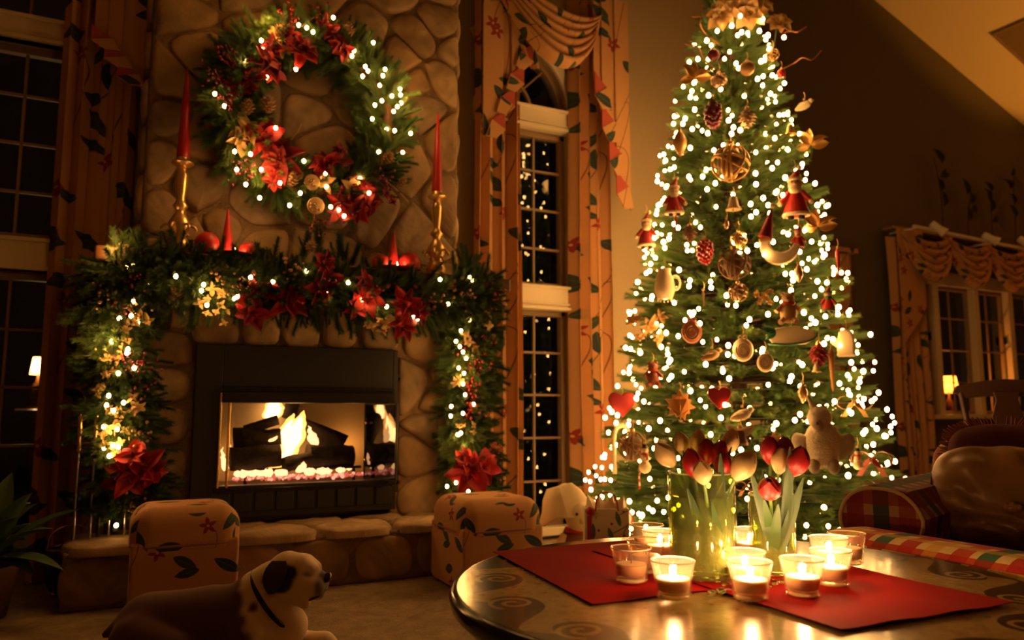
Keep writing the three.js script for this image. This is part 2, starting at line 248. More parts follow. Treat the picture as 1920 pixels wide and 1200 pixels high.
// a cascade: a flat tail cut on the slant, whose turned edge shows triangles of the red lining
function cascade(parent, x0, x1, yTop, yIn, yOut, z, n) {     // x0 inner edge, x1 outer edge
  const s = Math.sign(x1 - x0), poly = (p, dz, t, m, name) => part(name, uvBox(extr(shape(s > 0 ? p : [...p].reverse()), t, 0.003).translate(0, 0, z + dz)), m, parent);
  const E = (k) => [lerp(x0, x1, k / n * 0.8), lerp(yIn, yOut, k / n)], st = (yIn - yOut) / n;
  for (let k = 0; k < n; k++) {     // upright folds of the tail
    const [xa, ya] = E(k), [xb, yb] = E(k + 1), xe = k === n - 1 ? x1 : xb; poly([[xa, yTop], [xa, ya], [xe, yb], [xe, yTop]], 0.016 * (k % 2), 0.006, M.print, 'fold');
    const w = s * 0.085;
    poly([[xa - s * 0.012, ya + 0.03], [xa - s * 0.012, ya - st * 0.62], [xa + w, ya - st * 0.32]], 0.03, 0.005, M.lining, 'lining');
    poly([[xa - s * 0.012, ya - st * 0.6], [xa + w, ya - st * 0.3], [xa + w * 1.35, ya - st * 0.95], [xb - s * 0.012, yb + 0.0]], 0.036, 0.006, M.print, 'flap');
  }
}
function swagGeo(A0, A1, sag, topSag, nf, out, t = 0.012) {     // festoon: v runs from the top line to the hem
  return sheet((u, v) => {
    const c = 4 * u * (1 - u), s = lerp(topSag, sag, v), belly = pow(sin(PI * u), 0.8), rip = pow(abs(sin(v * nf * PI)), 0.6);
    return [lerp(A0.x, A1.x, u) + (u - 0.5) * -0.06 * v, lerp(A0.y, A1.y, u) - s * (0.12 * v + pow(c, 0.9) * (1 - 0.05 * v)) - 0.05 * v, lerp(A0.z, A1.z, u) + belly * (out * (0.5 + 0.5 * v) + 0.085 * rip) + 0.04 * rip * (1 - belly)];
  }, 26, nf * 8, t, 1.2, 1.1);
}
{
  const g = thing('swag_valance', 'draped leaf-print swag with red lined cascades over the arched window', 'valance');
  const a = onZ(905, -95, ZW + 0.16), b = onZ(1122, 32, ZW + 0.16);
  part('swag', swagGeo(a, b, 0.52, 0.2, 6, 0.13), M.print, g);
  const flap = onZ(1000, 128, ZW + 0.2);
  part('flap', sheet((u, v) => { const t = lerp(0, 1, v); return [lerp(a.x - 0.02, flap.x - 0.05, t) + u * 0.2 * (1 - 0.55 * t), lerp(a.y + 0.05, flap.y + 0.02, t) - u * 0.03, ZW + 0.2 + 0.02 * sin(u * 9)]; }, 14, 14, 0.008, 0.3, 0.8), M.print, g);
  cascade(g, 2.2, 1.87, 3.9, onZ(960, 95, ZW + 0.12).y, onZ(882, 262, ZW + 0.12).y, ZW + 0.18, 4);
  cascade(g, 2.69, 2.96, 3.6, onZ(1090, 150, ZW + 0.12).y, onZ(1142, 395, ZW + 0.12).y, ZW + 0.18, 4);
}
{ // left window: cascade seen at the top of the drape
  const g = thing('swag_valance', 'red lined cascade hanging over the drape of the far left window', 'valance');
  cascade(g, -0.24, -0.01, 4.2, onZ(185, 70, ZW + 0.12).y, onZ(245, 168, ZW + 0.12).y, ZW + 0.15, 3);
}
{
  const g = thing('swag_valance', 'row of leaf-print swags along the top of the wide low window', 'valance'), xs = [1690, 1772, 1846, 1912, 1975], y0 = [432, 445, 458, 468, 478];
  for (let k = 0; k < 4; k++) { const a = onZ(xs[k], y0[k], ZR + 0.15), b = onZ(xs[k + 1], y0[k + 1], ZR + 0.15); a.x -= 0.06; b.x += 0.06; part('swag', swagGeo(a, b, 0.46, 0.1, 5, 0.08), M.print, g); }
  part('tail', uvBox(extr(shape([[7.22, 2.72], [7.62, 2.74], [7.62, 1.9], [7.5, 1.75], [7.24, 1.5]]), 0.01, 0.003).translate(0, 0, ZR + 0.17)), M.print, g);
  part('board', box(3, 0.03, 0.14, 8.7, 2.74, ZR + 0.08), M.trimDark, g);
}
// ---------------------------------------------------------------- chimney of rounded field stones, hearth, mantel shelf
const ZC = -4.0, CX0 = 0.015, CX1 = 1.65, FX0 = 0.285, FX1 = 1.29, FY0 = 0.285, FY1 = 1.12;
function clipPoly(poly, a, b, c) {          // keep a x + b y <= c
  const out = [];
  for (let i = 0; i < poly.length; i++) {
    const p = poly[i], q = poly[(i + 1) % poly.length], dp = a * p[0] + b * p[1] - c, dq = a * q[0] + b * q[1] - c;
    if (dp <= 0) out.push(p); if ((dp < 0 && dq > 0) || (dp > 0 && dq < 0)) { const t = dp / (dp - dq); out.push([p[0] + (q[0] - p[0]) * t, p[1] + (q[1] - p[1]) * t]); }
  }
  return out;
}
function cells(sites, rect) {
  return sites.map((s, i) => {
    let poly = [[rect[0], rect[1]], [rect[2], rect[1]], [rect[2], rect[3]], [rect[0], rect[3]]];
    sites.forEach((q, j) => { if (j !== i && hypot(q[0] - s[0], q[1] - s[1]) < 0.9 && poly.length) { const a = q[0] - s[0], b = q[1] - s[1]; poly = clipPoly(poly, a, b, (q[0] * q[0] + q[1] * q[1] - s[0] * s[0] - s[1] * s[1]) / 2); } });
    return poly;
  });
}
function stoneGeo(poly, t, joint, seed) {   // a domed, rounded stone on z = 0, from its outline
  let p = poly; const cx = p.reduce((s, q) => s + q[0], 0) / p.length, cy = p.reduce((s, q) => s + q[1], 0) / p.length;
  const r0 = p.reduce((s, q) => s + hypot(q[0] - cx, q[1] - cy), 0) / p.length, k0 = max(0.5, 1 - joint / r0);
  p = p.map(([x, y]) => [cx + (x - cx) * k0, cy + (y - cy) * k0]);
  for (let it = 0; it < 2; it++) { const o = []; p.forEach((q, i) => { const n = p[(i + 1) % p.length], f = it ? 0.25 : 0.2; o.push([lerp(q[0], n[0], f), lerp(q[1], n[1], f)], [lerp(q[0], n[0], 1 - f), lerp(q[1], n[1], 1 - f)]); }); p = o.length > 30 ? o.filter((_, i) => i % 2 === 0) : o; }
  const rings = [[1, -0.02], [0.985, t * 0.35], [0.93, t * 0.75], [0.8, t], [0.45, t * 1.12]], pos = [], ix = [], n = p.length;
  for (const [s, z] of rings) p.forEach(([x, y]) => { const X = cx + (x - cx) * s, Y = cy + (y - cy) * s; pos.push(X, Y, z + (z > 0 ? 0.012 * noise(X * 9 + seed, Y * 9, seed) + 0.006 * noise(X * 25, Y * 25, seed) : 0)); });
  pos.push(cx, cy, t * 1.14);
  for (let r = 0; r < rings.length - 1; r++) for (let i = 0; i < n; i++) { const a = r * n + i, b = r * n + (i + 1) % n; ix.push(a, b, b + n, a, b + n, a + n); }
  for (let i = 0; i < n; i++) ix.push((rings.length - 1) * n + i, (rings.length - 1) * n + (i + 1) % n, rings.length * n);
  const g = new THREE.BufferGeometry(); g.setAttribute('position', new THREE.Float32BufferAttribute(pos, 3)); g.setIndex(ix); g.computeVertexNormals();
  const uv = []; for (let i = 0; i < pos.length; i += 3) uv.push(pos[i] + seed * 0.37, pos[i + 1] + seed * 0.71); g.setAttribute('uv', new THREE.Float32BufferAttribute(uv, 2)); return g;
}
{
  const top = 6.1, chim = new THREE.Group(); chim.name = 'chimney'; scene.add(chim); chim.userData.kind = 'structure';
  // the mortared body is built round the firebox recess
  part('mortar_body', [box(FX0 + 0.02 - CX0, 6, 0.32, (CX0 + FX0 + 0.02) / 2, 3, ZC - 0.17, 0.02), box(CX1 - FX1 + 0.02, 6, 0.32, (CX1 + FX1 - 0.02) / 2, 3, ZC - 0.17, 0.02), box(FX1 - FX0, top - FY1, 0.32, (FX0 + FX1) / 2, (top + FY1) / 2 - 0.02, ZC - 0.17, 0.01)], M.mortar, chim);
  const r = rng(77), sites = [], lists = [];
  const add = (x, y, d) => { if (sites.every((s) => hypot(s[0] - x, (s[1] - y) * 1.1) > d)) sites.push([x, y]); };
  for (let k = 0; k < 5; k++) add(FX0 + (k + 0.5) * (FX1 - FX0) / 5 + (r() - 0.5) * 0.07, FY1 + 0.075 + r() * 0.03, 0.05);       // lintel stones
  for (let k = 0; k < 5; k++) { add(CX0 + 0.13 + (r() - 0.5) * 0.04, 0.33 + k * 0.19 + r() * 0.06, 0.05); add(FX1 + 0.16 + (r() - 0.5) * 0.14, 0.32 + k * 0.2 + r() * 0.06, 0.05); }
  for (let k = 0; k < 4000; k++) { const x = lerp(CX0 + 0.03, CX1 - 0.03, r()), y = lerp(0.05, 4.2, r()); if (x > FX0 - 0.12 && x < FX1 + 0.1 && y < FY1 + 0.13) continue; add(x, y, 0.225 + 0.12 * noise(x * 1.7 + 4, y * 1.7, 2)); }
  cells(sites, [CX0 + 0.004, 0.02, CX1 - 0.004, 4.35]).forEach((poly, i) => {
    const [sx, sy] = sites[i];
    if (sy > FY1) poly = sx > FX0 - 0.03 && sx < FX1 + 0.03 ? clipPoly(poly, 0, -1, -FY1 + 0.012) : poly;
    else if (sx < FX0) poly = clipPoly(poly, 1, 0, FX0 - 0.008); else if (sx > FX1) poly = clipPoly(poly, -1, 0, -FX1 - 0.008);
    if (poly.length < 3) return;
    if (sy > FY1 && (sx <= FX0 - 0.03 || sx >= FX1 + 0.03)) { const over = poly.some(([x, y]) => x > FX0 - 0.01 && x < FX1 + 0.01 && y < FY1 - 0.01); if (over) poly = clipPoly(poly, 0, -1, -FY1 + 0.01); if (poly.length < 3) return; }
    part('stone', stoneGeo(poly, 0.018 + 0.02 * r(), 0.007 + 0.006 * r(), i).translate(0, 0, ZC - 0.012), M.stones[floor(r() * 5)], chim);
  });
  // side returns of the chimney
  for (const [X, sgn] of [[CX0, -1], [CX1, 1]]) for (let k = 0; k < 17; k++) {
    const h = 0.23, y = 0.02 + k * 0.245; const g = stoneGeo([[-0.14, y], [0.14, y], [0.15, y + h], [-0.15, y + h]], 0.03, 0.012, k + 40).applyMatrix4(M4().makeRotationY(sgn * PI / 2)); part('stone', g.translate(X - sgn * 0.006, 0, ZC - 0.17), M.stones[k % 5], chim);
  }
}
{
  const hz0 = ZC, hz1 = -3.6, HT = 0.275, x0 = -0.22, x1 = 1.86, r = rng(5);
  const h = new THREE.Group(); h.name = 'hearth'; scene.add(h); h.userData.kind = 'structure';
  part('mortar_body', box(x1 - x0 - 0.04, HT - 0.045, hz1 - hz0 - 0.03, (x0 + x1) / 2, (HT - 0.045) / 2, (hz0 + hz1) / 2, 0.01), M.mortar, h);
  // flagstones on top, and field stones along the front
  const ts = []; for (let i = 0; i < 6; i++) ts.push([x0 + (i + 0.5) * (x1 - x0) / 6 + (r() - 0.5) * 0.12, 0.12 + (i % 2) * 0.06 + r() * 0.05]); for (let i = 0; i < 5; i++) ts.push([x0 + (i + 1) * (x1 - x0) / 6 + (r() - 0.5) * 0.1, 0.38 + r() * 0.06]);
  cells(ts, [x0, -0.03, x1, hz1 - hz0 - 0.0]).forEach((p, i) => part('flagstone', rot(stoneGeo(p, 0.024, 0.01, i + 90), -PI / 2).translate(0, HT - 0.04, hz1), M.stones[(i * 2 + 1) % 5], h));
  const fs = []; for (let i = 0; i < 7; i++) fs.push([x0 + (i + 0.5) * (x1 - x0) / 7 + (r() - 0.5) * 0.1, 0.1 + r() * 0.04]);
  cells(fs, [x0, 0.0, x1, HT - 0.055]).forEach((p, i) => part('stone', stoneGeo(p, 0.025, 0.012, i + 120).translate(0, 0, hz1 - 0.03), M.stones[(i + 3) % 5], h));
}
// mantel shelf, mostly under the garland
{ const g = thing('mantel_shelf', 'dark wooden mantel shelf under the garland on the stone chimney', 'mantel'); part('shelf', [box(2.0, 0.07, 0.3, 0.84, 1.475, ZC + 0.15, 0.012, 2), box(1.9, 0.05, 0.24, 0.84, 1.415, ZC + 0.12, 0.012)], M.wood, g); for (const x of [0.12, 1.56]) part('corbel', extr(shape([[0, 0], [0.2, 0], [0.2, -0.05], [0.05, -0.2], [0, -0.2]]), 0.09, 0.005).applyMatrix4(M4().makeRotationY(-PI / 2)).translate(x + 0.045, 1.39, ZC + 0.0), M.wood, g); }
const MANTEL = 1.51;

// ---------------------------------------------------------------- fireplace insert: black surround, brick box, logs, flames, glass door
{
  const g = thing('fireplace', 'black metal fireplace insert with burning logs in the stone chimney', 'fireplace');
  const OX0 = 0.41, OX1 = 1.262, OY0 = 0.44, OY1 = 0.835, zf = ZC + 0.02, ZB = -4.42;
  part('surround', [box(OX0 - FX0, FY1 - FY0, 0.05, (FX0 + OX0) / 2, (FY0 + FY1) / 2, zf), box(FX1 - OX1, FY1 - FY0, 0.05, (FX1 + OX1) / 2, (FY0 + FY1) / 2, zf), box(OX1 - OX0, FY1 - OY1, 0.05, (OX0 + OX1) / 2, (OY1 + FY1) / 2, zf), box(OX1 - OX0, OY0 - FY0, 0.05, (OX0 + OX1) / 2, (OY0 + FY0) / 2, zf)], M.black, g);
  part('canopy', [box(0.86, 0.055, 0.03, 0.84, OY1 + 0.028, zf + 0.03), box(0.86, 0.012, 0.03, 0.84, OY1 + 0.072, zf + 0.035)], M.iron, g, 'black hood with a thin metal lip');
  for (const x of [OX0 - 0.006, OX0 + 0.035, OX1 - 0.004]) part('door_frame', box(0.012, OY1 - OY0 + 0.06, 0.025, x, (OY0 + OY1) / 2 + 0.02, zf + 0.03), M.brass, g, 'thin brass trim');
  for (let k = 0; k < 9; k++) part('louver', box(0.085, 0.09, 0.012, 0.42 + k * 0.1, 0.36, zf + 0.03, 0.004), M.black, g);
  part('trim_bar', box(0.9, 0.012, 0.02, 0.84, OY0 - 0.02, zf + 0.03), M.iron, g);
  // firebox
  const fb = sub('firebox', g), brickM = [mat([0.2, 0.09, 0.035], 0.9, { map: grain }), mat([0.25, 0.115, 0.045], 0.9, { map: grain }), mat([0.15, 0.068, 0.028], 0.9, { map: grain })], r = rng(31);
  part('liner', [box(0.98, 0.62, 0.02, 0.83, 0.68, ZB - 0.02, 0), box(0.02, 0.62, 0.44, 0.375, 0.68, -4.2, 0), box(0.02, 0.62, 0.44, 1.3, 0.68, -4.2, 0), box(0.98, 0.02, 0.44, 0.83, 0.965, -4.2, 0), box(0.98, 0.02, 0.44, 0.83, OY0 - 0.02, -4.2, 0)], mat([0.05, 0.026, 0.014], 0.95), fb);
  for (let j = 0; j < 7; j++) for (let i = 0; i < 9; i++) { const w = 0.108, x = 0.33 + (i + (j % 2) * 0.5) * 0.117; if (x < 1.29) part('brick', box(w, 0.065, 0.024, x, 0.475 + j * 0.0735, ZB + 0.002 + r() * 0.004, 0.008, 2), brickM[floor(r() * 3)], fb); }
  // grate and logs
  part('grate', [...[0, 1, 2, 3, 4, 5].map((k) => between(V(0.55 + k * 0.11, 0.5, -4.34), V(0.55 + k * 0.11, 0.5, -4.08), 0.008, 0.008, 6)), between(V(0.5, 0.5, -4.1), V(1.14, 0.5, -4.1), 0.009, 0.009, 6), ...[0.55, 1.1].map((x) => between(V(x, 0.43, -4.1), V(x, 0.5, -4.1), 0.009, 0.009, 6))], M.iron, g);
  const bark = mat([0.035, 0.02, 0.012], 0.95, { map: withRepeat(grain, 3, 1), bumpMap: withRepeat(fine, 4, 1), bumpScale: 0.01 });
  const log = (a, b, r0, r1, seed) => {
    const d = b.clone().sub(a), l = d.length(), q = new THREE.CylinderGeometry(r1, r0, l, 16, 12, false);
    warp(q, (v) => { const f = 1 + 0.22 * noise(v.x * 22 + seed, v.y * 9, v.z * 22) + 0.1 * noise(v.x * 60, v.y * 30 + seed, v.z * 60); v.x *= f; v.z *= f; v.x += 0.02 * noise(v.y * 5, seed, 1); });
    q.translate(0, l / 2, 0).applyMatrix4(M4().makeRotationFromQuaternion(new THREE.Quaternion().setFromUnitVectors(V(0, 1, 0), d.normalize()))).translate(a.x, a.y, a.z); part('log', q, bark, g);
  };
  log(V(0.475, 0.555, -4.12), V(0.72, 0.57, -4.12), 0.062, 0.058, 1); log(V(0.5, 0.64, -4.2), V(0.73, 0.66, -4.16), 0.062, 0.05, 2); log(V(0.55, 0.7, -4.22), V(0.72, 0.745, -4.2), 0.03, 0.026, 3);
  log(V(0.73, 0.53, -4.07), V(0.98, 0.56, -4.1), 0.04, 0.04, 4); log(V(0.86, 0.56, -4.12), V(1.1, 0.555, -4.14), 0.06, 0.055, 5); log(V(0.8, 0.75, -4.26), V(1.06, 0.6, -4.2), 0.045, 0.062, 6); log(V(0.79, 0.76, -4.3), V(0.82, 0.88, -4.33), 0.04, 0.035, 7);
  // ember bed: glowing coals
  const em = []; for (let k = 0; k < 190; k++) { const q = new THREE.IcosahedronGeometry(0.005 + 0.006 * r(), 0); rot(q, r() * 3, r() * 3, r() * 3); em.push(q.translate(0.5 + 0.64 * r(), 0.452 + 0.02 * r(), -4.02 - 0.14 * r())); }
  const e1 = part('embers', em.slice(0, 120), glow(col(1, 0.14, 0.09), 0.75, [0.05, 0.02, 0.02]), g, 'glowing red embers'); e1.userData.kind = 'stuff';
  const e2 = part('embers', em.slice(120), glow(col(1, 0.33, 0.2), 1.5, [0.05, 0.02, 0.02]), g, 'bright orange embers'); e2.userData.kind = 'stuff';
  // flames: bodies of several tongues; a pale core inside each orange mantle
  const flameOuter = new THREE.MeshStandardMaterial({ color: col(0, 0, 0), emissive: col(1, 0.36, 0.06), emissiveIntensity: FLAME * 0.32, transparent: true, opacity: 0.55, roughness: 1 }), flameCore = glow(col(1, 0.62, 0.24), FLAME), flameLow = glow(col(1, 0.45, 0.16), FLAME * 0.22);
  const tongue = (base, tip, w, seed, m, name = 'flame', flat = 0.55) => {
    const d = tip.clone().sub(base), pr = [...Array(29)].map((_, k) => { const t = k / 28; return [w * pow(sin(PI * pow(t, 0.62)), 0.9) * (1 - 0.25 * t) * 1.1 + 1e-5, t]; });
    const q = warp(lathe(pr, 26), (v) => { const t = v.y; v.z *= flat; v.x += w * 0.7 * t * noise(t * 3.1 + seed, seed * 1.7, 0.5); v.x *= 1 + 0.22 * noise(t * 4, seed, 0.5); v.x += 0.012 * t * noise(t * 9, seed * 3, 2.5); v.set(base.x + v.x + d.x * t, base.y + d.y * t, base.z + v.z + d.z * t); });
    return part(name, q, m, g);
  };
  for (const [b, t, w, s] of [[[0.7, 0.5, -4.16], [0.795, 0.785, -4.17], 0.075, 1], [[0.735, 0.56, -4.15], [0.845, 0.8, -4.17], 0.06, 2], [[0.66, 0.52, -4.15], [0.76, 0.7, -4.16], 0.05, 3], [[0.69, 0.745, -4.27], [0.72, 0.9, -4.29], 0.04, 4]]) {
    const B = V(...b), T = V(...t); tongue(B, T, w * 1.22, s, flameOuter, 'flame_mantle'); tongue(B.clone().lerp(T, 0.03), T.clone().lerp(B, 0.12), w * 0.9, s, flameCore);
  }
  for (const [b, t, w, s] of [[[0.9, 0.61, -4.13], [0.86, 0.72, -4.14], 0.026, 6], [[0.665, 0.64, -4.1], [0.7, 0.67, -4.1], 0.016, 7], [[0.45, 0.5, -4.1], [0.44, 0.62, -4.12], 0.012, 8], [[0.486, 0.5, -4.17], [0.478, 0.63, -4.17], 0.012, 9], [[0.8, 0.485, -4.03], [0.83, 0.54, -4.04], 0.026, 12], [[1.08, 0.48, -4.12], [1.09, 0.6, -4.14], 0.022, 14]]) tongue(V(...b), V(...t), w, s, flameLow);
  // low licks of flame along the ember bed
  for (const [x, z, w, h, s] of [[0.525, -4.055, 0.04, 0.03, 10], [0.6, -4.05, 0.06, 0.026, 11], [0.655, -4.06, 0.022, 0.036, 17], [0.715, -4.045, 0.036, 0.028, 15], [0.855, -4.04, 0.03, 0.034, 16], [0.93, -4.05, 0.045, 0.028, 13], [1.03, -4.09, 0.026, 0.022, 18]]) { const q = warp(new THREE.SphereGeometry(1, 18, 12), (v) => { v.set(v.x * w + 0.4 * w * noise(v.x * 1.7, s, v.y), v.y * h * 0.6 * (1 + 0.8 * noise(v.x * 2.3 + s, s)), v.z * 0.016); }); part('flame', q.translate(x, 0.487, z), flameLow, g); }
  for (const [x, y, z, k] of [[0.78, 0.66, -4.1, 1], [1.13, 0.6, -4.25, 0.55], [0.5, 0.55, -4.25, 0.3]]) { const l = new THREE.PointLight(col(1, 0.43, 0.1), FIRE_POINT * k); l.position.set(x, y, z); l.shadow.radius = 2.5; l.name = 'fire_light'; g.add(l); }
  // a folded smoked glass door leaf at the right, which mirrors the fire
  const leaf = sub('glass_door', g, [1.215, 0.635, ZC - 0.0]); leaf.rotation.y = -Math.atan2(0.925, 0.379);
  part('glass_panel', box(0.25, 0.39, 0.006, 0, 0, 0, 0.002), mat([0.004, 0.004, 0.004], 0.015, { ior: 2.1, clearcoat: 1, clearcoatRoughness: 0.01 }), leaf); part('door_rail', [box(0.26, 0.012, 0.014, 0, 0.2, 0), box(0.26, 0.012, 0.014, 0, -0.2, 0), box(0.012, 0.4, 0.014, -0.13, 0, 0), box(0.012, 0.4, 0.014, 0.13, 0, 0)], M.iron, leaf); part('handle', [sph(0.008, -0.1, 0.1, 0.02, 8, 6), sph(0.008, -0.1, -0.1, 0.02, 8, 6)], M.brass, leaf);
}

// ---------------------------------------------------------------- fire tools and coal scuttle at the left of the hearth
{
  const b = onY(176, 1126, 0), g = thing('fire_tool_set', 'brass handled fire tools hanging on a stand left of the fireplace', 'fire tools', [b.x, 0, b.z]);
  part('base', [cyl(0.11, 0.1, 0.02, 0, 0, 0, 24), cyl(0.03, 0.02, 0.05, 0, 0.02, 0)], M.iron, g); part('pole', cyl(0.009, 0.009, 0.7, 0, 0.02, 0, 10), M.iron, g); part('finial', lathe([[0, 0], [0.016, 0.01], [0.008, 0.03], [0.018, 0.055], [0, 0.08]]).translate(0, 0.72, 0), M.brass, g); part('crossbar', between(V(-0.1, 0.66, 0), V(0.1, 0.66, 0), 0.007, 0.007, 8), M.brass, g);
  [-0.09, -0.03, 0.04, 0.1].forEach((x, i) => { const t = sub('fire_tool', g, [x, 0, 0.03]); part('shaft', cyl(0.006, 0.006, 0.5, 0, 0.12, 0, 8), M.steel, t); part('handle', lathe([[0, 0], [0.011, 0.01], [0.006, 0.05], [0.012, 0.09], [0.008, 0.13], [0.013, 0.15], [0, 0.165]]).translate(0, 0.62, 0), M.brass, t); part('tool_head', i === 0 ? box(0.08, 0.12, 0.02, 0, 0.08, 0, 0.008) : i === 1 ? cyl(0.012, 0.04, 0.1, 0, 0.05, 0) : i === 2 ? tube([[0, 0.12, 0], [0, 0.05, 0], [0.03, 0.04, 0]], 0.006) : cyl(0.006, 0.002, 0.08, 0, 0.05, 0, 8), M.iron, t); });
  const c = onY(126, 1114, 0), s = thing('coal_scuttle', 'black coal scuttle with brass rim and feet beside the fire tools', 'coal scuttle', [c.x, 0, c.z], 0.3); s.scale.setScalar(0.74);
  part('bucket', lathe([[0, 0.03], [0.1, 0.03], [0.13, 0.1], [0.14, 0.2], [0.12, 0.27], [0.115, 0.265], [0.13, 0.2], [0.12, 0.1], [0.09, 0.045], [0, 0.045]], 28), M.black, s); part('rim', rot(new THREE.TorusGeometry(0.12, 0.007, 8, 30), PI / 2).translate(0, 0.27, 0), M.brass, s); part('handle', tube([[-0.12, 0.27, 0], [-0.1, 0.36, 0], [0, 0.4, 0], [0.1, 0.36, 0], [0.12, 0.27, 0]], 0.006), M.brass, s);
  for (const a of [0.6, 2.7, 4.7]) part('foot', sph(0.018, 0.085 * cos(a), 0.018, 0.085 * sin(a), 10, 8), M.brass, s);
}
// leafy plant in the dark at the far left
{
  const b = onY(-40, 1160, 0), g = thing('potted_plant', 'dark leafy floor plant in a pot at the far left window', 'plant', [b.x, 0, b.z]), r = rng(8), lm = mat([0.05, 0.1, 0.035], 0.5);
  part('pot', lathe([[0, 0], [0.09, 0], [0.12, 0.18], [0.125, 0.2], [0.11, 0.2], [0.105, 0.17], [0, 0.17]], 24), mat([0.2, 0.1, 0.05], 0.7), g);
  for (let k = 0; k < 22; k++) { const a = r() * 2 * PI, h = 0.28 + 0.38 * r(), R = 0.1 + 0.16 * r(), q = sheet((u, v) => { const w = 0.05 * sin(PI * pow(v, 0.8)) * (u - 0.5) * 2, rr = R * v * 1.5, y = lerp(0.2, h, v) - 0.12 * v * v; return [rr * cos(a) - w * sin(a), y + abs(w) * 0.4, rr * sin(a) + w * cos(a)]; }, 4, 8, 0.002, 0.1, 0.3); part('leaf', q, lm, g); }
}
// ---------------------------------------------------------------- greenery kit: sprigs of needles, flowers, cones, bulbs
function sprigGeo(n, len, spread, seed, droop = 0) {          // unit sprig along +y
  const r = rng(seed), pos = [], nor = [], v = V(0, 0, 0);
  const tri = (a, b, c) => { const N = b.clone().sub(a).cross(c.clone().sub(a)).normalize(); for (const p of [a, b, c]) { pos.push(p.x, p.y, p.z); nor.push(N.x, N.y, N.z); } };
  for (let k = 0; k < n; k++) {
    const t = pow((k + 0.5) / n, 0.9), a = k * 2.39996 + r() * 0.7, l = len * (0.75 + 0.5 * r()) * (1 - 0.35 * t), up = lerp(0.55, 1.1, t) * (0.8 + 0.4 * r());
    const d = V(cos(a) * spread, up * spread * 0.9 + 0.25, sin(a) * spread).normalize(), b = V(0, t * 0.92, -droop * t * t), s = V(-sin(a), 0.2 * (r() - 0.5), cos(a)).multiplyScalar(0.017);
    const tip = b.clone().addScaledVector(d, l), nrm = d.clone().cross(s).normalize().multiplyScalar(0.011);
    tri(b.clone().add(s), tip, b.clone().sub(s)); tri(b.clone().add(nrm), tip, b.clone().sub(nrm));
  }
  for (let k = 0; k < 3; k++) { const a = k * 2.094, c = (k + 1) * 2.094, q = 0.012; tri(V(cos(a) * q, 0, sin(a) * q), V(0, 0.95, -droop), V(cos(c) * q, 0, sin(c) * q)); }
  const g = new THREE.BufferGeometry(); g.setAttribute('position', new THREE.Float32BufferAttribute(pos, 3)); g.setAttribute('normal', new THREE.Float32BufferAttribute(nor, 3)); return g;
}
const SPRIGS = [sprigGeo(120, 0.27, 1.0, 1), sprigGeo(100, 0.3, 1.1, 2, 0.06), sprigGeo(92, 0.24, 0.9, 3, -0.05)];
const needleM = mat([0.13, 0.22, 0.06], 0.55), needleShaded = mat([0.085, 0.15, 0.045], 0.6);  // second tone: garland needles coloured darker because less light reaches them
// list: [position, direction, length]
function sprigs(name, list, m, parent, r, label) {
  SPRIGS.forEach((g, s) => {
    const mine = list.filter((_, i) => i % 3 === s); if (!mine.length) return;
    const o = new THREE.InstancedMesh(g, m, mine.length), q = new THREE.Quaternion(), c = new THREE.Color();
    mine.forEach(([p, d, l], i) => { q.setFromUnitVectors(V(0, 1, 0), d.clone().normalize()).multiply(new THREE.Quaternion().setFromAxisAngle(V(0, 1, 0), r() * 6.28)); o.setMatrixAt(i, M4().compose(p, q, V(l, l, l))); const k = 0.7 + 0.6 * r(); c.setRGB(k * (0.85 + 0.3 * r()), k, k * (0.8 + 0.4 * r())); o.setColorAt(i, c); });
    o.name = name; parent.add(o); o.userData.kind = 'stuff'; if (label) o.userData.label = label;
  });
}
const bulbGeo = scl(new THREE.SphereGeometry(1, 7, 5), 1, 1.15, 1);
function bulb(parent, p, r = 0.0095) { const o = part('bulb', bulbGeo, M.bulb, parent); o.position.copy(p); o.scale.setScalar(r); return o; }
function bulbStuff(parent, list, r) { const o = new THREE.InstancedMesh(bulbGeo, M.bulb, list.length); list.forEach((p, i) => o.setMatrixAt(i, M4().compose(p, new THREE.Quaternion(), V(r, r, r)))); o.name = 'bulb'; o.userData.kind = 'stuff'; parent.add(o); }
const petalGeos = [0, 1, 2].map((s) => sheet((u, v) => { const w = 0.27 * pow(sin(PI * pow(v, 0.78)), 0.8) * (u - 0.5) * 2; return [w, v, 0.25 * v - 0.34 * v * v + abs(w) * (0.5 + 0.1 * s) + 0.03 * sin(v * 9 + s)]; }, 4, 6, 0.02));
const redPetals = [mat([0.58, 0.014, 0.016], 0.7, { transmission: 0.2, thickness: 0 }), mat([0.42, 0.01, 0.012], 0.7, { transmission: 0.2, thickness: 0 }), mat([0.2, 0.006, 0.008], 0.75)], creamPetals = [mat([0.85, 0.62, 0.28], 0.6, { transmission: 0.35, thickness: 0 }), mat([0.75, 0.5, 0.2], 0.6)];
function flower(name, parent, p, dir, size, mats, r, n = 6, label) {
  const f = sub(name, parent, p, label); f.quaternion.setFromUnitVectors(V(0, 0, 1), dir.clone().normalize()); f.rotateZ(r() * 6);
  for (let ring = 0; ring < 2; ring++) for (let k = 0; k < n - ring; k++) { const o = part('petal', petalGeos[(k + ring) % 3], mats[floor(r() * mats.length)], f), s = size * (ring ? 0.62 : 1) * (0.7 + 0.45 * r()); o.scale.set(s * (0.8 + 0.5 * r()), s, s); o.rotation.z = k / (n - ring) * 2 * PI + ring * 0.5 + (r() - 0.5) * 0.3; o.rotateX((r() - 0.35) * 0.7 + ring * 0.45); o.position.z = ring * size * 0.06; }
  part('flower_centre', [0, 1, 2, 3, 4].map((k) => sph(size * 0.06, size * 0.08 * cos(k * 1.3), size * 0.08 * sin(k * 1.3), size * 0.1, 6, 5)), M.gold, f);
  return f;
}
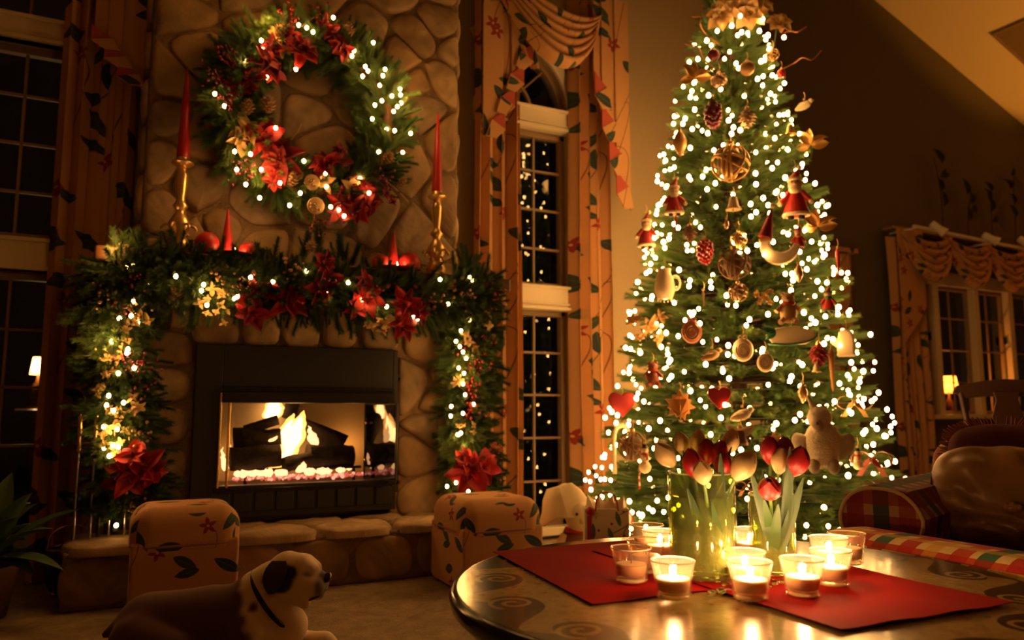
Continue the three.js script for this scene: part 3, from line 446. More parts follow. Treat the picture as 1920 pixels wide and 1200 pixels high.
const coneGeo = (() => { const l = [sph(0.3, 0, 0.5, 0, 8, 6).scale(1, 1.5, 1).translate(0, -0.25, 0)]; for (let k = 0; k < 44; k++) { const t = k / 44, a = k * 2.39996, R = 0.42 * sin(PI * (0.12 + 0.84 * t)), q = new THREE.ConeGeometry(0.13, 0.26, 5).scale(1, 1, 0.5).rotateX(PI / 2 - 0.5).translate(0, 0, R); l.push(rot(q, 0, a, 0).translate(0, 0.03 + t, 0)); } return merge(l); })();
const coneM = mat([0.3, 0.16, 0.07], 0.7), coneTip = mat([0.5, 0.36, 0.2], 0.6);
function pinecone(parent, p, size, dir, m = coneM) { const o = part('pinecone', coneGeo, m, parent); o.position.copy(p); o.scale.setScalar(size); o.quaternion.setFromUnitVectors(V(0, 1, 0), dir.clone().normalize()); return o; }
const podGeo = merge([lathe([[0, -0.6], [0.2, -0.45], [0.48, -0.05], [0.5, 0.03], [0.44, 0.05], [0, 0.03]], 18), ...[...Array(10)].map((_, k) => sph(0.075, k ? 0.3 * cos(k * 0.7 * (k > 5 ? 1.8 : 1)) * (k > 5 ? 0.5 : 1) : 0, 0.05, k ? 0.3 * sin(k * 0.7 * (k > 5 ? 1.8 : 1)) * (k > 5 ? 0.5 : 1) : 0, 7, 5))]);
function pod(parent, p, size, dir) { const o = part('lotus_pod', podGeo, mat([0.62, 0.4, 0.17], 0.7), parent); o.position.copy(p); o.scale.setScalar(size); o.quaternion.setFromUnitVectors(V(0, 1, 0), dir.clone().normalize()); return o; }
function berrySpray(name, parent, p, dir, n, len, m, r, br = 0.0065) {
  const l = []; for (let k = 0; k < n; k++) { const d = dir.clone().normalize().add(V(r() - 0.5, r() - 0.5, r() - 0.5).multiplyScalar(1.3)).multiplyScalar(len * (0.4 + 0.7 * r())); l.push(sph(br * (0.7 + 0.5 * r()), p.x + d.x, p.y + d.y, p.z + d.z, 7, 5)); if (k % 3 === 0) l.push(between(p, p.clone().add(d), 0.0015, 0.001, 4)); }
  const o = part(name, l, m, parent); o.userData.kind = 'stuff'; return o;
}

// ---------------------------------------------------------------- wreath on the chimney
{
  const zc = ZC + 0.12, c = onZ(588, 216, zc), R = 0.4, r = rng(21), g = thing('christmas_wreath', 'large lit evergreen wreath with red poinsettias and gold bows on the stone chimney', 'wreath', c);
  const P = (px, py, dz = 0) => onZ(px, py, zc + dz).sub(c);
  part('ring', new THREE.TorusGeometry(R, 0.035, 8, 40), M.brown, g);
  const list = [];
  for (let k = 0; k < 1100; k++) { const a = r() * 2 * PI, b = r() * 2 * PI, q = V(cos(a), sin(a), 0), n = q.clone().multiplyScalar(cos(b)).add(V(0, 0, max(-0.3, sin(b)))), tan = V(-sin(a), cos(a), 0).multiplyScalar(r() - 0.2), p = q.clone().multiplyScalar(R).addScaledVector(n, 0.02 + 0.06 * r()); list.push([p, n.multiplyScalar(0.8).add(tan).add(V(0, 0, 0.1)), 0.1 + 0.06 * r()]); }
  sprigs('needles', list, needleM, g, r);
  const out = V(0, 0.05, 1);
  for (const [x, y, s] of [[500, 120, 0.13], [478, 150, 0.1], [448, 168, 0.09], [515, 88, 0.08], [562, 95, 0.12], [640, 92, 0.1], [620, 60, 0.08], [495, 262, 0.13], [525, 300, 0.15], [515, 330, 0.09], [608, 312, 0.13], [640, 300, 0.08], [632, 385, 0.12], [668, 395, 0.12], [690, 358, 0.1], [697, 382, 0.08], [735, 378, 0.05], [545, 70, 0.08]]) for (let k = 0; k < 2; k++) flower('poinsettia', g, P(x + 26 * k * (r() - 0.5), y + 34 * k * (r() - 0.5), 0.11 + 0.035 * r()), V((r() - 0.5) * 1.1 + (x - 588) / 500, (r() - 0.5) * 1.1, 1), s * (k ? 0.62 : 0.8), k && r() < 0.5 ? [redPetals[2]] : redPetals, r, 7);
  for (const [x, y, s] of [[515, 72, 0.1], [527, 92, 0.07], [626, 72, 0.08], [460, 244, 0.12], [448, 262, 0.1], [478, 240, 0.07], [610, 343, 0.08], [658, 355, 0.11], [668, 342, 0.07], [690, 380, 0.06]]) flower('gold_bow', g, P(x, y, 0.115), V((r() - 0.5) * 0.8, (r() - 0.5) * 0.8, 1), s * 0.78, creamPetals, r, 4);
  for (const [x, y, s] of [[462, 214, 0.075], [502, 210, 0.085], [546, 347, 0.075], [655, 68, 0.07], [722, 305, 0.07], [520, 68, 0.07], [750, 345, 0.05]]) pinecone(g, P(x, y, 0.125), s, V(r() - 0.5, 0.4 + r(), 0.9));
  pod(g, P(585, 342, 0.15), 0.08, V(0.1, -0.1, 1)); pod(g, P(592, 386, 0.15), 0.085, V(0, -0.25, 1)); pod(g, P(560, 328, 0.14), 0.05, V(-0.3, 0.2, 1));
  for (const [x, y] of [[420, 160], [435, 200], [600, 50], [540, 55], [700, 330], [715, 350], [655, 330], [595, 410], [640, 375], [440, 130], [470, 320]]) berrySpray('berry_spray', g, P(x, y, 0.09), V((x - 588) / 200, (216 - y) / 200, 0.9), 26, 0.09, r() < 0.6 ? M.plum : M.redDeep, r);
  for (const [x0, y0, x1, y1] of [[545, 262, 565, 232], [565, 50, 608, 14], [705, 325, 765, 378], [590, 395, 580, 435]]) part('twig', tube([P(x0, y0, 0.08), P((x0 + x1) / 2 + 3, (y0 + y1) / 2, 0.1), P(x1, y1, 0.1)], 0.004, 8, 5), M.tan, g);
  // the wire frame's hanging loop and its fairy lights
  for (const [x, y] of [[700, 80], [660, 105], [664, 95], [685, 125], [722, 130], [718, 142], [690, 133], [680, 143], [712, 160], [750, 167], [751, 178], [735, 180], [703, 197], [716, 189], [745, 200], [752, 193], [738, 209], [698, 223], [725, 243], [740, 245], [770, 250], [710, 285], [755, 286], [625, 33], [575, 52], [560, 47], [587, 60], [558, 75], [490, 76], [493, 93], [457, 113], [555, 130], [500, 145], [403, 176], [421, 199], [517, 240], [440, 284], [470, 289], [444, 318], [490, 318], [461, 346], [525, 343], [487, 371], [543, 385], [563, 362], [570, 302], [620, 388], [635, 394], [692, 362], [695, 378], [675, 335], [645, 405], [610, 325], [612, 350]]) bulb(g, P(x, y, 0.135 + 0.05 * r()), 0.0095);
  part('light_wire', tube([...Array(25)].map((_, k) => { const a = k / 24 * 2 * PI; return V(R * cos(a) + 0.03 * sin(7 * a), R * sin(a) + 0.03 * cos(5 * a), 0.09); }), 0.0025, 90, 5), M.wire, g);
  for (const a of [0.3, 2.2, 4.1]) { const l = new THREE.PointLight(WARM, WREATH_POINT); l.position.set(0.47 * cos(a), 0.47 * sin(a), 0.2); l.name = 'fairy_light'; l.shadow.radius = 3; g.add(l); }
}

// ---------------------------------------------------------------- garland along the mantel and down both sides
{
  const r = rng(34), g = thing('mantel_garland', 'thick evergreen garland with poinsettias and lights draped along the mantel and down both sides', 'garland'), list = [];
  const S = (pts) => new THREE.CatmullRomCurve3(pts.map(([x, y, z]) => onZ(x, y, z)));
  const swag = S([[205, 515, -3.8], [300, 520, -3.74], [400, 530, -3.7], [500, 542, -3.68], [600, 545, -3.68], [700, 558, -3.7], [800, 562, -3.72], [905, 540, -3.78]]);
  const left = S([[228, 500, -3.82], [222, 600, -3.86], [232, 690, -3.88], [222, 790, -3.88], [240, 880, -3.88], [240, 945, -3.88]]), right = S([[890, 535, -3.82], [876, 620, -3.87], [882, 700, -3.88], [876, 790, -3.88], [884, 860, -3.88], [884, 925, -3.88]]);
  const runs = [[swag, 0.12, 950], [left, 0.155, 800], [right, 0.14, 800]];
  runs.forEach(([c, R, n]) => { part('stem', new THREE.TubeGeometry(c, 30, 0.02, 6), M.brown, g); for (let k = 0; k < n; k++) { const t = r(), p = c.getPoint(t), T = c.getTangent(t), a = r() * 2 * PI, e = Math.abs(T.y) > 0.7 ? V(1, 0, 0) : V(0, 1, 0), f = T.clone().cross(e).normalize(), d = e.clone().multiplyScalar(cos(a)).addScaledVector(f, sin(a)); if (d.z < -0.6) d.z *= -1; p.addScaledVector(d, R * (0.1 + 0.55 * r())); list.push([p, d.addScaledVector(T, (r() - 0.3) * 1.2).add(V(0, -0.15, 0.2)), 0.09 + 0.08 * r()]); } });
  // wisps that stand up behind the wreath
  for (const [x, y] of [[570, 470], [600, 465], [640, 480], [655, 485], [500, 490], [880, 495], [860, 500], [330, 470], [240, 480]]) for (let k = 0; k < 4; k++) list.push([onZ(x + 20 * (r() - 0.5), y + 14, -3.78), V(r() - 0.5, 1, 0.3 * r()), 0.11 + 0.06 * r()]);
  sprigs('needles', list, needleShaded, g, r);
  const F = (l, m, z, n, lab) => l.forEach(([x, y, s]) => flower(lab, g, onZ(x, y, z + 0.04 * r()), V((r() - 0.5) * 0.9, (r() - 0.4) * 0.8, 1), s, m, r, n + 1));
  F([[470, 585, 0.096], [478, 555, 0.080], [540, 570, 0.104], [555, 555, 0.080], [608, 495, 0.072], [600, 540, 0.096], [615, 525, 0.072], [682, 530, 0.080], [690, 560, 0.096], [668, 575, 0.072], [760, 570, 0.096], [755, 610, 0.080], [785, 585, 0.080], [505, 545, 0.064]], redPetals, -3.56, 6, 'poinsettia');
  F([[256, 880, 0.13], [240, 890, 0.1], [285, 880, 0.09], [250, 860, 0.08], [882, 880, 0.13], [905, 875, 0.1], [870, 865, 0.08]], redPetals, -3.7, 6, 'poinsettia');
  const dried = [mat([0.62, 0.42, 0.2], 0.8), mat([0.5, 0.4, 0.16], 0.8)];
  for (const [x, y] of [[250, 560], [262, 590], [405, 590], [700, 600], [720, 615], [880, 560], [215, 810], [205, 845], [225, 775], [905, 600], [200, 720], [245, 480], [232, 620], [218, 680], [880, 640], [860, 720], [872, 800], [735, 610], [395, 560], [240, 760]]) { const p = onZ(x, y, (x < 300 || x > 830 ? -3.72 : -3.6)); for (let k = 0; k < 5; k++) flower('dried_blossom', g, p.clone().add(V((r() - 0.5) * 0.09, (r() - 0.5) * 0.09, 0.03 * r())), V((r() - 0.5) * 1.4, (r() - 0.5) * 1.4, 1), 0.022 + 0.012 * r(), dried, r, 4); }
  for (let k = 0; k < 30; k++) { const c = runs[k % 3][0], t = k < 3 ? 0.5 : r(), p = c.getPoint(t).add(V((r() - 0.5) * 0.16, (r() - 0.5) * 0.1, 0.09)); berrySpray('berry_spray', g, p, V(r() - 0.5, r() - 0.7, 0.9), 22, 0.09, k % 3 === 2 ? M.redDeep : k % 2 ? M.plum : M.tan, r); }
  for (const [x, y] of [[420, 555], [330, 560], [580, 470], [840, 540]]) pinecone(g, onZ(x, y, -3.62), 0.06, V(r() - 0.5, 0.5, 0.8));
  // lights
  const spots = [[250, 497], [262, 492], [240, 500], [330, 518], [382, 534], [378, 545], [388, 572], [440, 560], [445, 556], [512, 528], [575, 508], [612, 550], [608, 553], [653, 530], [678, 562], [700, 580], [775, 595], [783, 598], [825, 524], [840, 570], [880, 520], [885, 525], [224, 597], [246, 592], [258, 605], [240, 655], [238, 662], [204, 742], [232, 755], [213, 770], [195, 800], [205, 855], [212, 835], [195, 840], [222, 838], [230, 870], [252, 690], [218, 985], [250, 565], [280, 530], [210, 640], [222, 700], [862, 650], [868, 660], [874, 672], [860, 690], [870, 700], [868, 720], [872, 740], [845, 780], [864, 812], [858, 815], [870, 845], [880, 880], [855, 905], [878, 922], [893, 895], [905, 912], [838, 912], [855, 640], [864, 620], [880, 600], [888, 758], [846, 762], [868, 775], [560, 545], [725, 575], [470, 520], [200, 760], [220, 805]];
  spots.forEach(([x, y]) => bulb(g, onZ(x, y, (x < 300 || x > 830 ? -3.72 : -3.56) + 0.05 * r()), 0.009));
  runs.forEach(([c, R]) => part('light_wire', tube([...Array(24)].map((_, k) => c.getPoint(k / 23).add(V(0.05 * sin(k * 1.7), 0.04 * cos(k * 2.1), R * 0.75))), 0.0025, 80, 5), M.wire, g));
  for (const [x, y, z, k] of [[212, 468, -3.68, 2.6], [205, 640, -3.66, 1.8], [212, 820, -3.68, 1.3], [866, 690, -3.68, 1.2], [866, 830, -3.68, 1.2], [400, 560, -3.5, 0.6], [690, 570, -3.5, 0.6]]) { const l = new THREE.PointLight(WARM, GARLAND_POINT * k); l.position.copy(onZ(x, y, z)); l.name = 'fairy_light'; l.shadow.radius = 3; g.add(l); }
}

// ---------------------------------------------------------------- candles on the mantel
function taperStand(px, label1, label2) {
  const b = onZ(px, 470, -3.86); b.y = MANTEL;
  const s = thing('candlestick', label1, 'candlestick', b);
  part('stem', lathe([[0, 0], [0.07, 0], [0.072, 0.012], [0.05, 0.03], [0.055, 0.05], [0.046, 0.075], [0.03, 0.1], [0.045, 0.135], [0.05, 0.165], [0.03, 0.2], [0.02, 0.215], [0.024, 0.23], [0.036, 0.245], [0.024, 0.262], [0.019, 0.28], [0.026, 0.34], [0.029, 0.39], [0.02, 0.43], [0, 0.432]], 26), M.gold, s);
  part('drip_pan', lathe([[0, 0.43], [0.018, 0.43], [0.04, 0.442], [0.052, 0.452], [0.05, 0.458], [0.034, 0.452], [0.03, 0.478], [0.026, 0.478], [0, 0.46]], 24), M.gold, s);
  for (let k = 0; k < 6; k++) part('scroll', new THREE.TorusGeometry(0.024, 0.006, 6, 14, 4.4).applyMatrix4(M4().makeRotationY(k * 1.047)).translate(0.052 * cos(k * 1.047), 0.13, -0.052 * sin(k * 1.047)), M.gold, s);
  const c = thing('taper_candle', label2, 'candle', b.clone().add(V(0, 0.466, 0)));
  part('wax', lathe([[0, 0], [0.029, 0], [0.028, 0.05], [0.022, 0.2], [0.013, 0.36], [0.005, 0.455], [0, 0.462]], 18), mat([0.5, 0.018, 0.025], 0.4, { transmission: 0.12, thickness: 0 }), c); part('wick', cyl(0.0012, 0.001, 0.012, 0, 0.46, 0, 5), M.wick, c);
}
taperStand(334, 'ornate gilt candlestick at the left end of the mantel', 'tall red taper candle standing in the left gilt candlestick'); taperStand(818, 'ornate gilt candlestick at the right end of the mantel', 'tall red taper candle standing in the right gilt candlestick');
function candlePlate(px, side, items) {
  const p = onZ(px, 486, -3.82); p.y = MANTEL;
  const pl = thing('plate', `dark red plate of candles on the ${side} half of the mantel`, 'plate', p); part('dish', lathe([[0, 0], [0.09, 0], [0.12, 0.008], [0.135, 0.018], [0.132, 0.022], [0.115, 0.014], [0.085, 0.007], [0, 0.007]], 32), mat([0.28, 0.015, 0.015], 0.25), pl);
  for (const [kind, x, s, label] of items) {
    const w = onZ(x, 486, -3.82 + (kind === 'votive' ? 0.05 : kind === 'ball' ? 0.0 : -0.01)); w.y = MANTEL + 0.007;
    if (kind === 'ball') { w.y += s * 0.02; const c = thing('ball_candle', label, 'candle', w); part('wax', sph(s, 0, s, 0, 22, 16), mat([0.6, 0.02, 0.015], 0.45, { transmission: 0.15, thickness: 0 }), c); part('wick', cyl(0.0012, 0.001, 0.01, 0, 2 * s - 0.001, 0, 5), M.wick, c); }
    else if (kind === 'cone') { const c = thing('cone_candle', label, 'candle', w); part('wax', lathe([[0, 0], [0.04, 0], [0.036, 0.03], [0.018, s * 0.55], [0.004, s - 0.005], [0, s]], 18), mat([0.6, 0.02, 0.02], 0.45, { transmission: 0.2, thickness: 0 }), c); part('wick', cyl(0.0012, 0.001, 0.01, 0, s - 0.002, 0, 5), M.wick, c); }
    else {
      const c = thing('votive_candle', label, 'candle', w); part('cup', lathe([[0, 0], [0.018, 0], [0.021, 0.045], [0.019, 0.045], [0.016, 0.006], [0, 0.006]], 18), M.glass, c); part('wax', cyl(0.014, 0.014, 0.012, 0, 0.006, 0), M.ivory, c);
      part('flame', lathe([[0, 0], [0.004, 0.004], [0.005, 0.01], [0.002, 0.02], [0, 0.026]], 10).translate(0, 0.02, 0), glow(col(1, 0.6, 0.22), 45), c); const l = new THREE.PointLight(CANDLE, 0.035); l.position.set(0, 0.032, 0); l.shadow.radius = 0.3; l.name = 'candle_light'; c.add(l);
    }
  }
}
candlePlate(432, 'left', [['ball', 386, 0.058, 'larger red ball candle on the left mantel plate'], ['cone', 424, 0.245, 'red cone candle on the left mantel plate'], ['ball', 466, 0.044, 'smaller red ball candle on the left mantel plate'], ['votive', 440, 0, 'tiny lit votive glass on the left mantel plate']]);
candlePlate(742, 'right', [['ball', 714, 0.044, 'smaller red ball candle on the right mantel plate'], ['cone', 737, 0.22, 'red cone candle on the right mantel plate'], ['ball', 768, 0.056, 'larger red ball candle on the right mantel plate'], ['votive', 745, 0, 'tiny lit votive glass on the right mantel plate']]);
// ---------------------------------------------------------------- the Christmas tree
const TX = 3.095, TZ = -3.325, TTOP = 3.28, treeR = (y) => 0.08 + 0.78 * pow(clamp((TTOP - y) / TTOP, 0.001), 0.8), TURN = -0.757;
function treePoint(px, py, off = 0.03) {      // where a direction meets the tree's outline
  const d = rayDir(px, py), h2 = d.x * d.x + d.z * d.z, tc = (d.x * TX + d.z * TZ) / h2; let best = tc;
  for (let t = tc - 1.3; t <= tc; t += 0.004) { const p = EYE.clone().addScaledVector(d, t); if (hypot(p.x - TX, p.z - TZ) <= treeR(p.y) + off) { best = t; break; } }
  return EYE.clone().addScaledVector(d, best);
}
{
  const r = rng(101), g = thing('christmas_tree', 'tall evergreen christmas tree covered with warm white lights and ornaments', 'tree', [TX, 0, TZ]), list = [], br = [];
  part('trunk', cyl(0.055, 0.012, 3.15, 0, 0.05, 0, 10), M.brown, g);
  part('stand', [cyl(0.16, 0.1, 0.12, 0, 0, 0, 20), ...[0, 1, 2, 3].map((k) => between(V(0, 0.06, 0), V(0.3 * cos(k * PI / 2), 0.01, 0.3 * sin(k * PI / 2)), 0.016, 0.012, 6))], M.iron, g);
  for (let y = 0.2; y < 3.2; y += 0.085 + 0.02 * (1 - y / 3)) {
    const R = treeR(y), n = max(6, floor(2 * PI * R / 0.135));
    for (let k = 0; k < n; k++) {
      const a = (k + r()) / n * 2 * PI, l = max(0.03, R * (0.86 + 0.2 * r()) * (1 + 0.05 * sin(y * 17 + 1)) - 0.075), y0 = y + 0.05 * (r() - 0.5), up = 0.12 - 0.16 * (1 - y / 3), o = V(cos(a), 0, sin(a)), tan = V(-sin(a), 0, cos(a));
      const A = V(0, y0 - 0.06 * l, 0), at2 = (t) => A.clone().addScaledVector(o, l * t).add(V(0, up * l * t - 0.1 * l * t * t + 0.05 * t, 0));
      br.push(between(at2(0.05), at2(0.55), 0.009, 0.007, 4), between(at2(0.55), at2(0.97), 0.007, 0.004, 4));
      const m = max(4, floor(l / 0.055));
      for (let j = 0; j < m; j++) { const t = lerp(0.3, 1, (j + 0.5 * r()) / m), s = j % 2 ? 1 : -1; list.push([at2(t), o.clone().addScaledVector(tan, s * (0.5 + 0.6 * r()) * (1.1 - t)).add(V(0, 0.25 * (r() - 0.3), 0)), 0.095 + 0.05 * r()]); if (t > 0.5 && r() < 0.75) list.push([at2(t - 0.05), o.clone().multiplyScalar(0.6).add(V(0, 0.5 - 0.9 * r(), 0)).addScaledVector(tan, r() - 0.5), 0.08 + 0.05 * r()]); }
      list.push([at2(0.95), o.clone().add(V(0, 0.2, 0)), 0.1 + 0.05 * r()]);
    }
  }
  for (let k = 0; k < 14; k++) list.push([V(0, 3.0 + 0.018 * k, 0), V(cos(k * 2.4), 0.9, sin(k * 2.4)), 0.13]);
  const bo = part('branches', br, M.brown, g); bo.userData.kind = 'stuff';
  sprigs('needles', list, needleM, g, r, 'dense green needles on the branch tips');
  // string lights
  const L = thing('string_lights', 'warm white string lights wound all round the christmas tree', 'string lights', [TX, 0, TZ]), front = [], rest = [], wirePts = [];
  const N = 1050, toCam = V(-TX, 0, -TZ).normalize();
  for (let k = 0; k < N; k++) {
    const u = (k + r()) / N, y = 3.2 - 3.04 * pow(u, 0.62), a = k * 2.39996 + r() * 0.9, R = treeR(y) * (k % 4 ? 0.93 + 0.16 * r() : 0.6 + 0.3 * r()) * (1 + 0.04 * sin(y * 17 + 1)), p = V(R * cos(a), y, R * sin(a));
    if (k % 3 === 0) wirePts.push(V(R * 0.85 * cos(k * 0.37), y, R * 0.85 * sin(k * 0.37)));
    (toCam.x * cos(a) + toCam.z * sin(a) > 0.1 && k % 4 && r() < 0.93 && front.length < 283 ? front : rest).push(p);
  }
  for (const [x, y] of [[1345, 58], [1372, 48], [1383, 66], [1402, 62], [1424, 58], [1440, 66], [1436, 74], [1470, 70], [1388, 30], [1430, 36], [1128, 932], [1150, 946], [1163, 966], [1204, 966], [1224, 958], [1108, 918], [1180, 940]]) front.push(treePoint(x, y, 0.1).sub(L.position));  // bulbs added to brighten the top flowers, doll and gift bag
  front.forEach((p) => bulb(L, p, 0.0108 + 0.002 * r())); bulbStuff(L, rest, 0.0102);
  part('wire', new THREE.TubeGeometry(new THREE.CatmullRomCurve3(wirePts), 700, 0.0025, 4), M.wire, L);
  for (let k = 0; k < 8; k++) { const y = 0.4 + 2.5 * k / 8, a = k * 2.4, R = treeR(y) * 0.97, l = new THREE.PointLight(WARM, TREE_POINT); l.position.set(R * cos(a), y, R * sin(a)); l.name = 'fairy_light'; l.shadow.radius = 3; L.add(l); }
}
// ---------------------------------------------------------------- ornaments: each hangs from its own loop
const hang = (g, y, m = M.gold, l = 0.05) => part('hanger', [tube([[0, y, 0], [0.006, y + l * 0.5, 0], [0, y + l, -0.01]], 0.0016, 6, 4), mv(new THREE.TorusGeometry(0.005, 0.0015, 5, 10), 0, y + 0.004, 0)], m, g);
function orn(name, px, py, label, group, off, turn = 0) { return thing(name, label, 'ornament', treePoint(px, py, off), TURN + turn - (px - 1397) / 900, group); }
const berries = (n, R, br, seed, sx = 1, sy = 1) => { const r = rng(seed), l = []; for (let k = 0; k < n; k++) { const t = (k + 0.5) / n, y = 1 - 2 * t, q = sqrt(1 - y * y), a = k * 2.39996; l.push(sph(br * (0.8 + 0.4 * r()), R * q * cos(a) * sx * (1 - 0.25 * (sy > 1 ? (1 - y) / 2 : 0)), R * y * sy, R * q * sin(a) * sx, 7, 5)); } return merge(l); };
const goldLeaf = mat([0.7, 0.42, 0.13], 0.35, { metalness: 0.6 }), glassy = mat([0.7, 0.42, 0.2], 0.12, { metalness: 0.5, clearcoat: 1 });
const K = {
  ball(g, s, m = M.gold) { part('ball', sph(s, 0, 0, 0, 20, 14), m, g); part('cap', cyl(s * 0.25, s * 0.22, s * 0.25, 0, s * 0.93, 0, 10), M.gold, g); hang(g, s * 1.15); },
  wireball(g, s, m = M.gold) { part('core', sph(s * 0.72, 0, 0, 0, 14, 10), M.brown, g); const l = []; for (let k = 0; k < 7; k++) l.push(rot(new THREE.TorusGeometry(s, s * 0.07, 6, 26), k * 0.9, k * 1.3, k)); part('filigree', l, m, g); part('cap', cyl(s * 0.2, s * 0.2, s * 0.25, 0, s * 0.95, 0, 10), M.gold, g); hang(g, s * 1.15); },
  cluster(g, s, m = M.redGloss) { part('berries', berries(46, s * 0.72, s * 0.22, 5, 1, 1.45), m, g); part('leaf', [0, 1, 2].map((k) => rot(scl(petalGeos[k].clone(), s * 0.8), 1.1, k * 2.1, 0).translate(0, s * 0.9, 0)), goldLeaf, g); hang(g, s * 1.2); },
  cone(g, s, m = coneM) { part('cone', rot(coneGeo.clone(), PI, 0, 0).scale(s, s, s).translate(0, s * 0.5, 0), m, g); part('cap', cyl(s * 0.12, s * 0.08, s * 0.15, 0, s * 0.5, 0, 8), M.gold, g); hang(g, s * 0.62); },
  drop(g, s, m = glassy) { part('drop', lathe([[0, -s], [s * 0.16, -s * 0.82], [s * 0.42, -s * 0.3], [s * 0.44, 0.05 * s], [s * 0.3, s * 0.45], [s * 0.1, s * 0.75], [0, s * 0.8]], 18), m, g); part('cap', cyl(s * 0.1, s * 0.1, s * 0.15, 0, s * 0.74, 0, 8), M.gold, g); hang(g, s * 0.88); },
  icicle(g, s, m = M.orange) { const l = [[0, -s]]; for (let k = 1; k < 9; k++) l.push([s * (0.05 + 0.012 * k) * (k % 2 ? 1 : 0.8), -s + 2 * s * k / 9]); l.push([0, s]); part('icicle', lathe(l, 12), m, g); hang(g, s); },
  bell(g, s, m = M.gold) { part('bell', lathe([[0, s * 0.7], [s * 0.3, s * 0.62], [s * 0.42, s * 0.2], [s * 0.5, -s * 0.3], [s * 0.75, -s * 0.62], [s * 0.7, -s * 0.62], [s * 0.45, -s * 0.3], [s * 0.36, s * 0.2], [0, s * 0.55]], 22), m, g); part('clapper', sph(s * 0.16, 0, -s * 0.62, 0, 10, 8), M.brass, g); hang(g, s * 0.7); },
  heart(g, s, m = M.redGloss, rim = M.red) { const h = new THREE.Shape(); h.moveTo(0, -1); h.bezierCurveTo(-0.35, -0.6, -1, -0.1, -1, 0.4); h.bezierCurveTo(-1, 1, -0.2, 1, 0, 0.5); h.bezierCurveTo(0.2, 1, 1, 1, 1, 0.4); h.bezierCurveTo(1, -0.1, 0.35, -0.6, 0, -1); const q = extr(h, 0.3, 0.14, 3, 10).translate(0, 0, -0.15).scale(s, s, s); part('heart', q, m, g); const pts = h.getPoints(10).map((p) => V(p.x * s * 1.05, p.y * s * 1.05, 0)); part('edging', tube(pts, s * 0.09, 50, 5), rim, g); hang(g, s * 0.6); },
  leaf(g, s, m = M.orange) { const pts = []; for (let k = 0; k < 22; k++) { const a = k / 22 * 2 * PI + PI / 2, q = s * (k % 4 === 0 ? 1.0 : k % 2 ? 0.62 : 0.78); pts.push([q * cos(a), q * sin(a)]); } const q = warp(extr(shape(pts), s * 0.1, s * 0.06, 1), (v) => { v.z += 0.35 * s * cos(v.x / s * 2.4) - 0.2 * s; }); part('leaf_blade', q, m, g); part('vein', [between(V(0, -s * 0.9, s * 0.25), V(0, s * 0.8, s * 0.25), s * 0.04, s * 0.02, 5)], M.brass, g); hang(g, s * 0.9); },
  medallion(g, s, m = M.pink, rim = M.gold) { part('disc', rot(lathe([[0, -s * 0.16], [s * 0.8, -s * 0.14], [s * 0.95, 0], [s * 0.8, s * 0.14], [s * 0.55, s * 0.2], [0, s * 0.22]], 26), PI / 2).scale(0.85, 1, 1), m, g); const l = []; for (let k = 0; k < 3; k++) l.push(new THREE.TorusGeometry(s * (0.25 + 0.2 * k), s * 0.045, 5, 22, 4.6).rotateZ(k * 1.4).scale(0.85, 1, 1).translate(0, 0, s * 0.2)); part('relief', l, rim, g); part('bow', [rot(new THREE.TorusGeometry(s * 0.16, s * 0.06, 6, 12), 0, 0.5, 0).translate(-s * 0.17, s, 0), rot(new THREE.TorusGeometry(s * 0.16, s * 0.06, 6, 12), 0, -0.5, 0).translate(s * 0.17, s, 0)], m, g); hang(g, s * 1.1); },
  doll(g, s, coat = M.red, trim = M.cream) {      // a santa-like cloth doll: gown, head with a face, cap, arms, legs
    part('gown', lathe([[0, -0.5 * s], [0.36 * s, -0.5 * s], [0.38 * s, -0.4 * s], [0.27 * s, -0.05 * s], [0.2 * s, 0.2 * s], [0.12 * s, 0.3 * s], [0, 0.32 * s]], 18).scale(1, 1, 0.75), coat, g); part('hem', rot(new THREE.TorusGeometry(0.36 * s, 0.06 * s, 7, 20), PI / 2).scale(1, 1, 0.75).translate(0, -0.48 * s, 0), trim, g);
    part('head', [sph(0.21 * s, 0, 0.46 * s, 0.02 * s, 16, 12), sph(0.045 * s, 0, 0.44 * s, 0.22 * s, 8, 6)], M.skin, g); part('eyes', [sph(0.025 * s, -0.08 * s, 0.5 * s, 0.2 * s, 6, 5), sph(0.025 * s, 0.08 * s, 0.5 * s, 0.2 * s, 6, 5)], M.black, g); part('hair', [sph(0.2 * s, 0, 0.34 * s, 0.04 * s, 14, 10).scale(1, 0.8, 1)], trim, g);
    part('cap', [new THREE.ConeGeometry(0.21 * s, 0.42 * s, 16).rotateZ(-0.35).translate(0.05 * s, 0.78 * s, 0)], coat, g); part('cap_band', [rot(new THREE.TorusGeometry(0.19 * s, 0.055 * s, 7, 18), PI / 2).translate(0, 0.6 * s, 0), sph(0.075 * s, 0.14 * s, 0.98 * s, 0, 9, 7)], trim, g);
    for (const q of [-1, 1]) { part('arm', between(V(q * 0.17 * s, 0.2 * s, 0.03 * s), V(q * 0.42 * s, -0.1 * s, 0.12 * s), 0.1 * s, 0.075 * s, 10), coat, g); part('mitten', sph(0.085 * s, q * 0.44 * s, -0.13 * s, 0.13 * s, 9, 7), trim, g); part('boot', [sph(0.1 * s, q * 0.15 * s, -0.57 * s, 0.07 * s, 10, 7)], M.black, g); }
